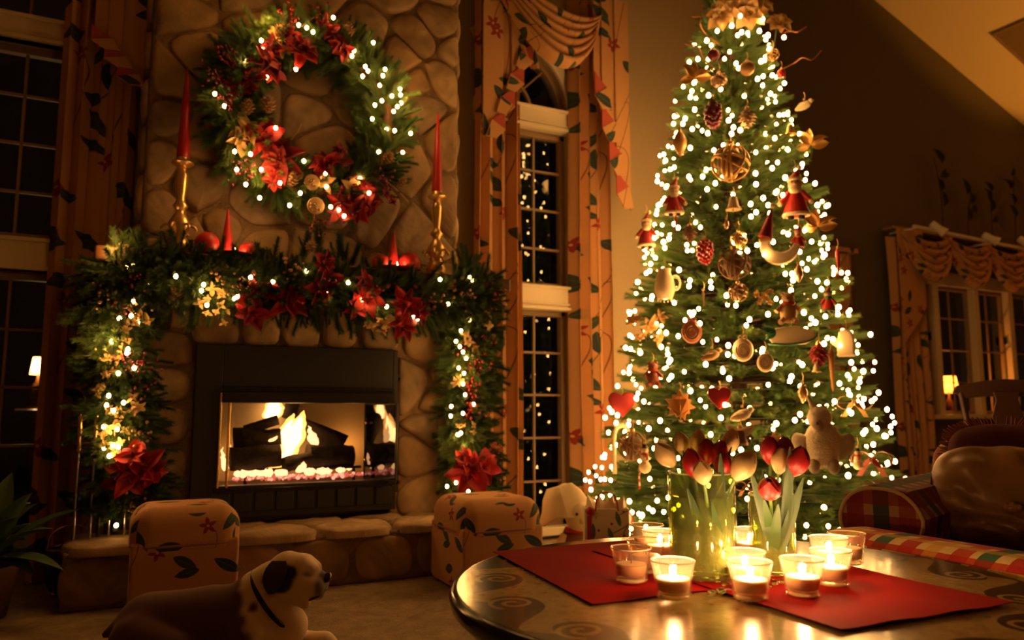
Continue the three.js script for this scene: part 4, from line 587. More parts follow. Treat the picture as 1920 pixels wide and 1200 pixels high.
    hang(g, s * 0.95);
  },
  angel(g, s, m = M.cream) { part('gown', lathe([[0, -0.7 * s], [0.44 * s, -0.7 * s], [0.4 * s, -0.5 * s], [0.2 * s, 0.1 * s], [0, 0.2 * s]], 18).scale(1, 1, 0.7), m, g); part('head', sph(0.17 * s, 0, 0.3 * s, 0.03 * s, 14, 10), M.skin, g); for (const q of [-1, 1]) part('wing', scl(petalGeos[1].clone(), s * 0.95).applyMatrix4(M4().makeRotationZ(q * -0.9)).translate(q * 0.08 * s, -0.1 * s, -0.12 * s), M.ivory, g); hang(g, s * 0.46); },
  blossom(g, s, m = creamPetals) { const r = rng(floor(s * 1e4) + 7); for (const [x, y, k] of [[0, 0, 1], [-0.9, 0.35, 0.7], [0.75, 0.55, 0.65], [0.6, -0.7, 0.7], [-0.6, -0.65, 0.6]]) flower('flower', g, V(x * s, y * s, 0), V((r() - 0.5) + x * 0.4, (r() - 0.5) + y * 0.4, 1), s * k * 0.8, m, r, 6); part('stem', [-1, 0, 1].map((k) => between(V(k * s * 0.5, 0, -0.01), V(0, -s * 0.8, -s), 0.004, 0.004, 5)), M.wire, g); },
  snowman(g, s) { part('body', [sph(0.36 * s, 0, -0.42 * s, 0, 16, 12), sph(0.27 * s, 0, 0.1 * s, 0, 16, 12), sph(0.21 * s, 0, 0.52 * s, 0, 16, 12)], M.cream, g); part('hat', [cyl(0.23 * s, 0.23 * s, 0.04 * s, 0, 0.68 * s, 0), cyl(0.15 * s, 0.14 * s, 0.2 * s, 0, 0.7 * s, 0)], M.black, g); part('scarf', [rot(new THREE.TorusGeometry(0.19 * s, 0.06 * s, 7, 18), PI / 2).translate(0, 0.32 * s, 0), box(0.1 * s, 0.3 * s, 0.04 * s, 0.12 * s, 0.15 * s, 0.25 * s, 0.005)], M.red, g); part('nose', rot(new THREE.ConeGeometry(0.04 * s, 0.16 * s, 8), PI / 2).translate(0, 0.52 * s, 0.27 * s), M.orange, g); part('buttons', [0, 1, 2].map((k) => sph(0.03 * s, 0, 0.2 * s - k * 0.2 * s, 0.27 * s, 7, 5)), M.black, g); hang(g, s * 0.9); },
  pitcher(g, s) { part('body', lathe([[0, -s * 0.6], [s * 0.3, -s * 0.6], [s * 0.42, -s * 0.25], [s * 0.36, s * 0.2], [s * 0.24, s * 0.45], [s * 0.28, s * 0.6], [s * 0.24, s * 0.6], [s * 0.2, s * 0.42], [0, s * 0.3]], 24), M.cream, g); part('handle', new THREE.TorusGeometry(s * 0.24, s * 0.06, 8, 18).scale(0.8, 1.1, 1).translate(s * 0.42, s * 0.02, 0), M.cream, g); part('fringe', [...Array(12)].map((_, k) => cyl(0.02 * s, 0.012 * s, 0.16 * s, 0.3 * s * cos(k * 0.52), -0.72 * s, 0.3 * s * sin(k * 0.52), 5)), M.ivory, g); hang(g, s * 0.6); },
  moon(g, s) { const c = new THREE.Shape(); c.absarc(0, 0, 1, PI * 0.85, PI * 1.98, false); c.absarc(0.12, 0.32, 0.78, PI * 1.86, PI * 0.98, true); part('crescent', extr(c, 0.2, 0.1, 3, 24).translate(0, 0, -0.1).scale(s, s, s), M.ivory, g); part('hat_band', box(s * 0.75, s * 0.32, s * 0.5, -s * 0.72, s * 0.52, 0, s * 0.12, 3).rotateZ(0.12), M.tan, g); part('hat', new THREE.ConeGeometry(s * 0.42, s * 1.9, 20, 6).translate(0, s * 0.9, 0).applyMatrix4(M4().makeRotationZ(-0.25)).translate(-s * 0.78, s * 0.66, 0), M.redDeep, g); part('pompom', sph(s * 0.16, -s * 0.32, s * 2.48, 0, 10, 8), M.cream, g); hang(g, s * 2.5); },
  sled(g, s) { part('hull', extr(shape([[-1, 0.1], [-0.75, -0.28], [0.6, -0.28], [1.0, -0.05], [1.0, 0.2], [0.2, 0.42], [-0.6, 0.36]]), 0.36, 0.06, 2).translate(0, 0, -0.18).scale(s, s, s), M.cream, g); part('runner', [tube([V(-s, -s * 0.3, s * 0.26), V(0, -s * 0.36, s * 0.26), V(s * 1.0, -s * 0.12, s * 0.26), V(s * 1.15, s * 0.15, s * 0.26)], s * 0.045), tube([V(-s, -s * 0.3, -s * 0.26), V(0, -s * 0.36, -s * 0.26), V(s, -s * 0.12, -s * 0.26)], s * 0.045)], M.greenCloth, g); part('holly', [0, 1].map((k) => rot(scl(petalGeos[k].clone(), s * 0.6), 0, 0, 1.2 + k).translate(-s * 0.62, s * 0.25, s * 0.28)), M.greenCloth, g); hang(g, s * 0.42); },
  bird(g, s, m = M.cream) { part('body', lathe([[0, -1], [0.12, -0.95], [0.34, -0.5], [0.42, 0], [0.36, 0.4], [0.2, 0.62], [0, 0.66]].map(([a, b]) => [a * s, b * s]), 16).rotateZ(-1.2), m, g); part('head', [sph(0.25 * s, 0.62 * s, 0.42 * s, 0, 12, 9), new THREE.ConeGeometry(0.07 * s, 0.2 * s, 7).rotateZ(-PI / 2).translate(0.92 * s, 0.42 * s, 0)], m, g); for (const q of [-1, 1]) part('wing', scl(petalGeos[0].clone(), s).applyMatrix4(M4().makeRotationFromEuler(new THREE.Euler(0.5 * q, 0, 1.9))).translate(0.2 * s, 0.15 * s, q * 0.36 * s), m, g); hang(g, s * 0.6); },
  mitten(g, s) { const h = shape([[-0.5, -0.9], [0.45, -0.9], [0.5, 0.2], [0.32, 0.75], [0, 0.9], [-0.35, 0.72], [-0.48, 0.1], [-0.85, 0.3], [-0.95, 0.05], [-0.5, -0.4]]); part('mitten', extr(h, 0.2, 0.16, 3).translate(0, 0, -0.1).scale(s, s, s), M.cream, g); part('cuff', [...Array(7)].map((_, k) => sph(0.2 * s, (-0.5 + k * 0.17) * s, -0.95 * s, 0.04 * s, 9, 7)), M.ivory, g); hang(g, s * 1.0); },
  candycane(g, s, m = M.red) { const c = new THREE.CatmullRomCurve3([[0, -1, 0], [0, 0.4, 0], [0.12, 0.72, 0], [0.4, 0.78, 0], [0.55, 0.5, 0]].map(([x, y]) => V(x * s, y * s, 0))), n = 18; part('stick', new THREE.TubeGeometry(c, 24, s * 0.075, 7), M.ivory, g); const l = []; for (let k = 0; k < n; k += 2) { const a = c.getPoint(k / n), b = c.getPoint((k + 1) / n); l.push(between(a, b, s * 0.082, s * 0.082, 8)); } part('stripe', l, m, g); hang(g, s * 0.76, M.gold, 0.03); },
  bow(g, s, m = M.gold) { for (const q of [-1, 1]) { part('loop', sheet((u, v) => { const a = v * 2 * PI; return [q * s * (0.55 - 0.5 * cos(a)), s * 0.42 * sin(a), (u - 0.5) * s * 0.5]; }, 2, 16, s * 0.05), m, g); part('tail', sheet((u, v) => [q * (0.15 + 0.5 * v) * s + (u - 0.5) * s * 0.3, -s * 0.9 * v, 0.05 * s * sin(v * 8)], 2, 6, s * 0.05), m, g); } part('knot', sph(s * 0.18, 0, 0, 0.05 * s, 10, 8), m, g); },
  spray(g, s, m = goldLeaf) { const r = rng(floor(s * 1e4)); for (let k = 0; k < 7; k++) { const o = part('leaf', petalGeos[k % 3], m, g); o.scale.setScalar(s * (0.6 + 0.5 * r())); o.rotation.set((r() - 0.5) * 1.2, (r() - 0.5) * 1.2, -1.6 + k * 0.55); } part('stem', between(V(0, 0, 0), V(0, -s * 0.6, -s * 0.4), 0.003, 0.003, 5), M.wire, g); },
  bear(g, s, m = M.brown) { part('body', [sph(0.36 * s, 0, -0.2 * s, 0, 14, 10).scale(1, 1.2, 0.9), sph(0.27 * s, 0, 0.42 * s, 0.03 * s, 14, 10), sph(0.1 * s, -0.2 * s, 0.64 * s, 0, 9, 7), sph(0.1 * s, 0.2 * s, 0.64 * s, 0, 9, 7), sph(0.12 * s, 0, 0.36 * s, 0.25 * s, 9, 7), between(V(-0.28 * s, 0.1 * s, 0), V(-0.5 * s, -0.15 * s, 0.2 * s), 0.11 * s, 0.1 * s, 8), between(V(0.28 * s, 0.1 * s, 0), V(0.5 * s, -0.15 * s, 0.2 * s), 0.11 * s, 0.1 * s, 8), between(V(-0.2 * s, -0.5 * s, 0.1 * s), V(-0.34 * s, -0.66 * s, 0.34 * s), 0.14 * s, 0.12 * s, 8), between(V(0.2 * s, -0.5 * s, 0.1 * s), V(0.34 * s, -0.66 * s, 0.34 * s), 0.14 * s, 0.12 * s, 8)], m, g); part('scarf', rot(new THREE.TorusGeometry(0.24 * s, 0.07 * s, 7, 16), PI / 2).translate(0, 0.22 * s, 0), M.red, g); part('nose', sph(0.05 * s, 0, 0.4 * s, 0.37 * s, 7, 5), M.black, g); hang(g, s * 0.66); },
};
// [kind, px, py, size in metres, label, material, second material]
[
  ['ball', 1338, 103, 0.034, 'plum red glass ball high on the left side of the tree', M.plum], ['ball', 1401, 128, 0.04, 'matt bronze ball ornament high in the middle of the tree', mat([0.5, 0.27, 0.08], 0.5)], ['wireball', 1348, 150, 0.042, 'openwork gold ball under the plum ball near the tree top', glassy], ['wireball', 1449, 103, 0.034, 'small openwork gold ball just under the top flowers at the right', M.gold],
  ['ball', 1465, 138, 0.024, 'little red ball near the curled twig high on the tree', M.redGloss], ['spray', 1303, 146, 0.1, 'glittering copper leaf spray sticking out high on the left of the tree', goldLeaf], ['bird', 1508, 198, 0.055, 'cream bird perched at the upper right edge of the tree', M.cream], ['cluster', 1337, 216, 0.062, 'purple and red beaded grape cluster on the upper left of the tree', M.plum],
  ['cone', 1401, 222, 0.1, 'small frosted pine cone ornament in the upper middle of the tree', coneTip], ['bell', 1482, 243, 0.042, 'gold bell under a red bow on the upper right of the tree', M.gold], ['drop', 1275, 266, 0.085, 'gold brown pear shaped ornament at the upper left edge', mat([0.45, 0.22, 0.06], 0.4)], ['wireball', 1370, 306, 0.094, 'largest openwork bronze ball in the middle of the tree', goldLeaf],
  ['spray', 1520, 272, 0.1, 'gold leaf spray at the upper right edge of the tree', goldLeaf], ['doll', 1264, 378, 0.13, 'red capped cloth doll above a red drop on the left side', M.red, M.cream], ['icicle', 1267, 420, 0.05, 'short red twisted drop hanging under the cloth doll', M.redGloss], ['doll', 1212, 440, 0.13, 'red and cream cloth doll with open arms at the left edge', M.redDeep, M.cream],
  ['bell', 1375, 381, 0.055, 'cream cloth bell left of the red doll near the middle', M.cream], ['doll', 1492, 374, 0.17, 'largest plump red cloth doll with a cream beard on the right side', M.red, M.cream], ['moon', 1462, 462, 0.085, 'cream crescent moon wearing a long dark red cap'], ['wireball', 1385, 449, 0.04, 'small gold wire ball left of the crescent moon', M.gold],
  ['cluster', 1322, 472, 0.056, 'bright red berry cluster left of the small wire ball', M.redGloss], ['doll', 1497, 450, 0.075, 'small red clown doll at the tip of the crescent moon', M.red, M.pink], ['wireball', 1377, 495, 0.075, 'brown bead ball below the small gold wire ball', coneM], ['pitcher', 1246, 532, 0.13, 'cream pitcher ornament with a round handle on the left side'],
  ['drop', 1497, 511, 0.05, 'round gold glass drop below the crescent moon', glassy], ['wireball', 1384, 548, 0.045, 'swirled amber glass ball near the middle of the tree', glassy], ['blossom', 1433, 556, 0.04, 'small gold flower right of the amber glass ball'], ['icicle', 1319, 560, 0.04, 'short tan stick ornament above the pink medallion', M.tan],
  ['bear', 1478, 578, 0.11, 'tan bear in dark red above the cream sled', M.tan], ['doll', 1553, 567, 0.085, 'red and green elf doll near the right edge', M.red, M.greenCloth], ['icicle', 1571, 492, 0.075, 'long red icicle hanging at the right edge of the tree', M.redGloss], ['spray', 1533, 425, 0.1, 'copper leaf spray at the right edge above the red icicle', goldLeaf],
  ['blossom', 1216, 612, 0.085, 'cluster of cream silk blossoms at the left edge of the tree'], ['medallion', 1297, 622, 0.062, 'pink oval medallion with gold scrolls on the left half', M.pink], ['medallion', 1393, 656, 0.06, 'round cream medallion with a brown top in the middle', M.cream, M.tan], ['bird', 1335, 666, 0.055, 'tan bird with raised wing right below the pink medallion', M.tan],
  ['medallion', 1435, 680, 0.048, 'spiral cream disc right of the round cream medallion', M.ivory, M.tan], ['sled', 1483, 632, 0.105, 'cream sled with green runners on the right half'], ['mitten', 1586, 642, 0.062, 'fluffy cream mitten at the right edge of the tree'], ['cone', 1535, 666, 0.1, 'dark red pine cone beside the fluffy mitten', M.redDeep],
  ['icicle', 1560, 692, 0.11, 'long tan carrot shaped drop below the fluffy mitten', mat([0.55, 0.25, 0.07], 0.5)], ['bear', 1224, 702, 0.09, 'small reddish bear on the lower left of the tree', mat([0.32, 0.08, 0.04], 0.6)], ['heart', 1166, 757, 0.062, 'dark red heart edged in cream at the lower left edge', M.redDeep, M.cream], ['leaf', 1275, 760, 0.072, 'orange maple leaf ornament on the lower left', M.orange],
  ['heart', 1349, 745, 0.048, 'shiny red glass heart right of the orange leaf', M.redGloss], ['drop', 1505, 736, 0.052, 'amber teardrop on the lower right of the tree', glassy], ['bow', 1602, 755, 0.075, 'gold ribbon bow at the lower right edge', mat([0.62, 0.4, 0.12], 0.5)], ['bird', 1392, 778, 0.06, 'pale bird with brown tail in the lower middle', M.ivory],
  ['angel', 1388, 812, 0.08, 'small brown angel below the pale bird', M.brown], ['candycane', 1152, 838, 0.14, 'large cream hook shaped cane at the lower left', M.cream], ['wireball', 1185, 836, 0.07, 'dark bead ball beside the cream hook', coneM], ['snowman', 1209, 862, 0.085, 'small snowman left of the tulips'],
  ['candycane', 1199, 898, 0.05, 'tiny red striped cane under the small snowman', M.red], ['snowman', 1608, 862, 0.06, 'little white snowman at the lower right edge', M.cream], ['bow', 1634, 862, 0.085, 'dusty red cloth bow at the lower right edge', M.pink], ['leaf', 1452, 832, 0.05, 'small orange leaf above the short vase of tulips', M.orange],
  ['drop', 1362, 420, 0.03, 'tiny amber drop beside the cream cloth bell', glassy], ['cone', 1293, 438, 0.08, 'brown pine cone behind the red drop on the left', coneM], ['bow', 1400, 912, 0.05, 'tan bow between the two tulip vases', M.tan], ['bell', 1531, 690, 0.03, 'tiny cream bell beside the dark red cone', M.cream],
].forEach(([k, px, py, s, label, m, m2]) => K[k](orn({ ball: 'ball_ornament', wireball: 'openwork_ball', cluster: 'berry_cluster', cone: 'pinecone_ornament', drop: 'drop_ornament', icicle: 'icicle_ornament', bell: 'bell_ornament', heart: 'heart_ornament', leaf: 'leaf_ornament', medallion: 'medallion', doll: 'doll_ornament', angel: 'angel_ornament', blossom: 'silk_blossom', snowman: 'snowman_ornament', pitcher: 'pitcher_ornament', moon: 'moon_ornament', sled: 'sled_ornament', bird: 'bird_ornament', mitten: 'mitten_ornament', candycane: 'cane_ornament', bow: 'ribbon_bow', spray: 'leaf_spray', bear: 'bear_ornament' }[k], px, py, label, undefined, 0.055), s, m, m2));

// large white plush angel bear at the lower right
{
  const p = treePoint(1543, 826, 0.1), g = thing('plush_ornament', 'large white furry plush with wings on the lower right of the tree', 'plush', p, TURN - 0.1), s = 0.205, fur = mat([0.85, 0.72, 0.5], 0.95, { sheen: 1, sheenColor: col(1, 0.9, 0.7), bumpMap: withRepeat(fine, 2), bumpScale: 0.01 });
  const shag = (q, k) => warp(q, (v) => { const f = 1 + 0.07 * noise(v.x * 60, v.y * 60, v.z * 60 + k) + 0.05 * noise(v.x * 130, v.y * 130, k); v.multiplyScalar(f); });
  part('body', [shag(sph(s * 0.42, 0, 0, 0, 30, 22).scale(1, 1.25, 0.8), 1).translate(0, -s * 0.1, 0), shag(sph(s * 0.26, 0, 0, 0, 24, 18), 2).translate(-s * 0.05, s * 0.5, s * 0.04), shag(sph(s * 0.12, 0, 0, 0, 14, 10), 3).translate(-s * 0.1, s * 0.36, s * 0.26)], fur, g); for (const q of [-1, 1]) part('wing', shag(sph(s * 0.26, 0, 0, 0, 20, 14).scale(0.75, 1.2, 0.4), 5 + q).rotateZ(-q * 0.5).translate(q * s * 0.42, -s * 0.12, s * 0.08), fur, g);
  for (const q of [-1, 1]) part('paw', shag(sph(s * 0.14, 0, 0, 0, 14, 10).scale(0.9, 1.2, 0.9), 8 + q).translate(q * s * 0.2, -s * 0.56, s * 0.18), fur, g); part('nose', sph(s * 0.035, -s * 0.1, s * 0.38, s * 0.38, 8, 6), M.brown, g); part('halo', between(V(-s * 0.12, s * 0.6, 0), V(-s * 0.28, s * 1.0, -s * 0.05), s * 0.1, s * 0.03, 10), fur, g);
}
// top flowers and curled twigs
[[1355, 28, 0.1, 'cream silk flower at the left of the tree top'], [1406, 28, 0.12, 'largest cream silk flower in the centre of the tree top'], [1457, 46, 0.085, 'cream silk flower at the right of the tree top'], [1430, 12, 0.07, 'small cream silk flower behind the tree top flowers']].forEach(([x, y, s, label], i) => {
  const r = rng(300 + i), g = thing('silk_flower', label, 'silk flower', treePoint(x, y, 0.05)), dir = V(-0.69, 0, 0.72).add(V((r() - 0.5) * 0.6 + (x - 1400) / 300, 0.35 * (r() - 0.2), 0));
  g.quaternion.setFromUnitVectors(V(0, 0, 1), dir.normalize());
  for (let ring = 0; ring < 3; ring++) for (let k = 0; k < 8 - ring; k++) { const o = part('petal', petalGeos[(k + ring) % 3], creamPetals[(k + ring) % 2], g), q = s * (1 - 0.22 * ring) * (0.85 + 0.3 * r()); o.scale.set(q * 1.35, q, q); o.rotation.z = k / (8 - ring) * 2 * PI + ring * 0.4; o.rotateX(0.15 + ring * 0.42 + r() * 0.2); } part('flower_centre', sph(s * 0.16, 0, 0, s * 0.15, 10, 8), M.tan, g); part('stem', between(V(0, 0, 0), V(0, -0.08, -0.1), 0.004, 0.004, 5), M.wire, g);
});
[['thin curled copper twig reaching out left of the tree top', [[1342, 130], [1318, 108], [1308, 88], [1284, 82]]], ['second curled copper twig at the upper left of the tree', [[1350, 85], [1322, 62], [1312, 42], [1315, 32], [1298, 31]]], ['curled copper twig reaching out right of the tree top', [[1462, 132], [1490, 118], [1505, 108], [1522, 112], [1540, 95]]], ['short curled twig right of the top silk flower', [[1470, 62], [1482, 58], [1495, 60], [1512, 50]]]].forEach(([label, pts]) => { const p0 = treePoint(pts[0][0], pts[0][1], 0), D = p0.clone().sub(EYE).dot(FWD), g = thing('curled_twig', label, 'twig', p0); part('twig', tube(pts.map(([x, y], i) => at(x, y, D + 0.03 * sin(i * 2)).sub(p0)), 0.004, 24, 6), mat([0.5, 0.22, 0.07], 0.4, { metalness: 0.5 }), g); });

// ---------------------------------------------------------------- at the foot of the tree
{
  const b = at(1136, 990, 3.35), g = thing('gift_bag', 'white paper gift bag printed with green holly beside the tree', 'gift bag', [b.x, 0, b.z], -0.5), bagTex = canvasTex(256, 256, (c, w, h) => { c.fillStyle = '#efe2c4'; c.fillRect(0, 0, w, h); const r = rng(5); c.fillStyle = '#5d7a2e'; for (let k = 0; k < 9; k++) leafPath(c, r() * w, r() * h, 70, 15, r() * 6); c.strokeStyle = '#6d8a3a'; c.lineWidth = 4; for (let k = 0; k < 4; k++) { c.beginPath(); c.moveTo(r() * w, r() * h); c.bezierCurveTo(r() * w, r() * h, r() * w, r() * h, r() * w, r() * h); c.stroke(); } c.fillStyle = '#b3261c'; for (let k = 0; k < 12; k++) { c.beginPath(); c.arc(r() * w, r() * h, 6, 0, 7); c.fill(); } });
  const pm = mat([1, 1, 1], 0.6, { map: withRepeat(bagTex, 4) });
  part('bag', [box(0.19, 0.38, 0.008, 0, 0.19, 0.06), box(0.19, 0.38, 0.008, 0, 0.19, -0.06), box(0.008, 0.38, 0.12, -0.092, 0.19, 0), box(0.008, 0.38, 0.12, 0.092, 0.19, 0), box(0.19, 0.006, 0.12, 0, 0.004, 0)], pm, g); part('tissue', [0, 1, 2, 3].map((k) => rot(new THREE.ConeGeometry(0.06, 0.12, 5), 0.3 * (k - 1.5), k, 0.3).translate(-0.06 + 0.04 * k, 0.38, 0)), M.ivory, g); part('handle', tube([[-0.05, 0.37, 0.064], [-0.03, 0.44, 0.06], [0.03, 0.44, 0.06], [0.05, 0.37, 0.064]], 0.004), M.red, g); part('ribbon', [box(0.02, 0.3, 0.004, -0.075, 0.2, 0.066), sph(0.02, -0.07, 0.37, 0.066, 8, 6)], M.red, g);
  const t = at(1080, 990, 3.72), d = thing('plush_doll', 'cream plush doll in a wide floppy bonnet under the left edge of the tree', 'plush', [t.x, 0, t.z], -0.5);
  part('bonnet', warp(lathe([[0, 0.2], [0.07, 0.19], [0.105, 0.13], [0.13, 0.05], [0.15, 0.01], [0.145, 0.0], [0.11, 0.04], [0.0, 0.06]], 28), (v) => { const a = atan2(v.z, v.x); v.y += 0.02 * sin(a * 4) * hypot(v.x, v.z) * 6; }).scale(0.95, 0.75, 0.8).rotateZ(0.3).translate(-0.04, 0.3, 0), M.cream, d); d.scale.setScalar(0.98); part('head', [sph(0.075, 0.02, 0.3, 0.05, 18, 14), sph(0.02, 0.03, 0.29, 0.12, 8, 6)], M.ivory, d); part('eyes', [sph(0.008, 0.0, 0.32, 0.117, 6, 5), sph(0.008, 0.05, 0.32, 0.114, 6, 5)], M.black, d); part('gown', lathe([[0, 0], [0.13, 0], [0.12, 0.08], [0.06, 0.23], [0, 0.25]], 20), mat([0.22, 0.09, 0.05], 0.8), d); for (const q of [-1, 1]) part('arm', between(V(q * 0.05, 0.2, 0.02), V(q * 0.12, 0.1, 0.07), 0.03, 0.025, 10), M.cream, d); part('collar', rot(new THREE.TorusGeometry(0.055, 0.014, 7, 18), PI / 2).translate(0.01, 0.235, 0.02), M.red, d);
}
{ const c = treePoint(1172, 972, 0.05), g = thing('peppermint_ornament', 'red rimmed white disc hanging low over the gift bag', 'ornament', c, TURN); part('disc', rot(lathe([[0, -0.008], [0.032, -0.008], [0.036, 0], [0.032, 0.008], [0, 0.01]], 22), PI / 2), M.white, g); part('rim', new THREE.TorusGeometry(0.035, 0.006, 7, 24), M.redGloss, g); hang(g, 0.035); }
// ---------------------------------------------------------------- round coffee table with an inlaid scroll border
const TC = V(1.15, 0, -1.25), TR = 0.595, TH2 = 0.45;
{
  const g = thing('coffee_table', 'round brown coffee table with a dark wave scroll border and glossy black edge', 'table', TC);
  const top = canvasTex(1536, 1536, (c, w) => {
    const R = w / 2, r = rng(3), dark = '#17120d', tan = '#a08853'; c.fillStyle = tan; c.fillRect(0, 0, w, w);
    for (let k = 0; k < 5000; k++) { c.fillStyle = `rgba(${60 + r() * 80},${45 + r() * 60},${15 + r() * 30},0.10)`; c.beginPath(); c.arc(r() * w, r() * w, 2 + r() * 16, 0, 7); c.fill(); }
    const P = (a, q) => [R + R * q * cos(a), R + R * q * sin(a)], n = 15, D = 2 * PI / n;
    c.fillStyle = dark; c.strokeStyle = dark;
    for (let k = 0; k < n; k++) {
      const a0 = k * D;                                               // one wave: a tail along the rim that rises into a curl
      c.fillStyle = dark; c.beginPath(); c.moveTo(...P(a0 - 0.05 * D, 1.01));
      c.bezierCurveTo(...P(a0 + 0.25 * D, 0.99), ...P(a0 + 0.3 * D, 0.8), ...P(a0 + 0.62 * D, 0.775)); c.bezierCurveTo(...P(a0 + 0.95 * D, 0.76), ...P(a0 + 1.06 * D, 0.83), ...P(a0 + 1.0 * D, 0.885)); c.bezierCurveTo(...P(a0 + 0.93 * D, 0.93), ...P(a0 + 0.8 * D, 0.93), ...P(a0 + 0.78 * D, 0.9)); c.bezierCurveTo(...P(a0 + 0.85 * D, 0.95), ...P(a0 + 0.98 * D, 0.97), ...P(a0 + 1.1 * D, 1.01)); c.closePath(); c.fill();
      c.strokeStyle = tan; c.lineWidth = w * 0.0085; c.lineCap = 'round'; c.beginPath();   // the pale spiral in the curl
      for (let j = 0; j <= 40; j++) { const t = j / 40, an = -0.6 + t * 9.2, q = 0.018 + 0.062 * t, [x, y] = P(a0 + 0.76 * D + q * 1.05 * cos(an), 0.858 + q * sin(an)); j ? c.lineTo(x, y) : c.moveTo(x, y); } c.stroke();
    }
    c.strokeStyle = dark; c.lineWidth = w * 0.012; c.beginPath(); c.arc(R, R, R * 0.995, 0, 7); c.stroke();
  });
  const disc = new THREE.CircleGeometry(TR - 0.012, 96).rotateX(-PI / 2).translate(0, TH2 - 0.001, 0);
  part('top_inlay', merge([disc, lathe([[TR - 0.012, TH2 - 0.004], [TR - 0.012, TH2 - 0.001]], 96)]), mat([1, 1, 1], 0.22, { map: top, bumpMap: withRepeat(grain, 3), bumpScale: 0.0006, clearcoat: 0.35, clearcoatRoughness: 0.1 }), g, 'brown top inlaid with dark wave scrolls');
  part('edge', lathe([[0, TH2 - 0.06], [TR - 0.06, TH2 - 0.06], [TR - 0.02, TH2 - 0.055], [TR, TH2 - 0.035], [TR + 0.004, TH2 - 0.018], [TR - 0.001, TH2 - 0.004], [TR - 0.012, TH2 - 0.0015], [TR - 0.03, TH2 - 0.004], [0, TH2 - 0.004]], 96), M.blackGloss, g, 'glossy black rounded edge');
  part('apron', lathe([[0, 0.33], [0.46, 0.33], [0.5, 0.39], [0, 0.39]], 60), M.blackGloss, g); part('pedestal', lathe([[0, 0], [0.3, 0], [0.3, 0.03], [0.2, 0.06], [0.14, 0.14], [0.18, 0.25], [0.3, 0.33], [0, 0.33]], 40), M.black, g);
}
// two red runners laid crosswise
function runner(label, x0, x1, z0, z1, y, skew) { const g = thing('table_runner', label, 'table runner'); part('cloth', sheet((u, v) => [lerp(x0, x1, u) + skew[0] * v, y + 0.0012 * sin(u * 17) * sin(v * 11) + 0.001, lerp(z0, z1, v) + skew[1] * u], 30, 30, 0.0015, x1 - x0, z1 - z0), mat([0.27, 0.003, 0.004], 0.9, { specularIntensity: 0.15, bumpMap: withRepeat(weave, 10), bumpScale: 0.0006 }), g); return g; }
runner('red cloth runner lying across the table towards the fireplace', 0.83, 1.5, -1.77, -1.22, TH2 + 0.0015, [-0.06, 0.02]);
runner('red cloth runner whose near corner hangs towards the front of the table', 1.05, 1.47, -1.66, -0.9, TH2 + 0.0042, [-0.02, 0.02]);
const TY = TH2 + 0.0068;

// ---------------------------------------------------------------- glass vases of tulips
const waterM = mat([0.42, 0.5, 0.1], 0.05, { transmission: 0.87, thickness: 0, ior: 1.33 }), vaseGlass = mat([0.85, 0.9, 0.5], 0.02, { transmission: 0.96, thickness: 0, ior: 1.55 });  // yellow-green tint stands in for lit leaves refracted in the water
function vase(label, p, R, h, water) {
  const g = thing('glass_vase', label, 'vase', p), f = lathe([[0, 0.002], [R * 0.96, 0.002], [R, 0.006], [R, h], [R - 0.0035, h + 0.001], [R - 0.004, h - 0.002], [R - 0.004, 0.012], [0, 0.01]], 40);
  part('glass_wall', f, vaseGlass, g); part('rim', rot(new THREE.TorusGeometry(R - 0.002, 0.0022, 8, 44), PI / 2).translate(0, h, 0), mat([0.9, 0.92, 0.85], 0.05, { transmission: 0.6, thickness: 0, ior: 1.6 }), g); part('water', lathe([[R - 0.006, 0.013], [R - 0.006, water - 0.002], [R - 0.004, water + 0.0005], [0, water]], 40), waterM, g);
  return g;
}
const VA = V(1.093, TY, -1.298), VB = V(1.243, TY, -1.252), VR = [0.069, 0.047], VH = [0.213, 0.165];
vase('taller wide glass vase of red and white tulips on the red runner', VA, VR[0], VH[0], 0.165); vase('shorter glass vase of red tulips on the red runner', VB, VR[1], VH[1], 0.118);
const tulipPetal = [0, 1].map((s) => sheet((u, v) => { const a = (u - 0.5) * 2.2 * pow(sin(PI * clamp(v * 0.84 + 0.13)), 0.6), R = 0.52 * pow(sin(PI * clamp(0.07 + v * 0.84)), 0.75) * (1 - 0.5 * pow(v, 4)) * (1 + 0.1 * s); return [R * sin(a), v * (1.45 + 0.06 * s) - 0.02 * cos(a * 3), R * cos(a)]; }, 6, 8, 0.03));
const tulipM = { red: [mat([0.55, 0.012, 0.015], 0.42, { transmission: 0.2, thickness: 0 }), mat([0.42, 0.008, 0.012], 0.45, { transmission: 0.15, thickness: 0 })], white: [mat([0.95, 0.72, 0.34], 0.45, { transmission: 0.38, thickness: 0 }), mat([0.92, 0.68, 0.31], 0.45, { transmission: 0.35, thickness: 0 })] }, stemM = mat([0.13, 0.22, 0.045], 0.45, { transmission: 0.12, thickness: 0 }), leafM = mat([0.045, 0.1, 0.02], 0.5, { transmission: 0.2, thickness: 0 });
const blade = (base, tip, w, bend, seed) => { const d = tip.clone().sub(base), side = V(d.z, 0, -d.x).add(V(0.3, 0, 0.5)).normalize(); return sheet((u, v) => { const q = w * pow(sin(PI * clamp(0.12 + 0.86 * v)), 0.8) * (u - 0.5) * 2, p = base.clone().addScaledVector(d, v).addScaledVector(V(0.4, 0, 0.9).normalize(), bend * v * v).addScaledVector(side, q); return [p.x, p.y + 0.3 * abs(q), p.z + abs(q) * 0.5]; }, 4, 12, 0.0015); };
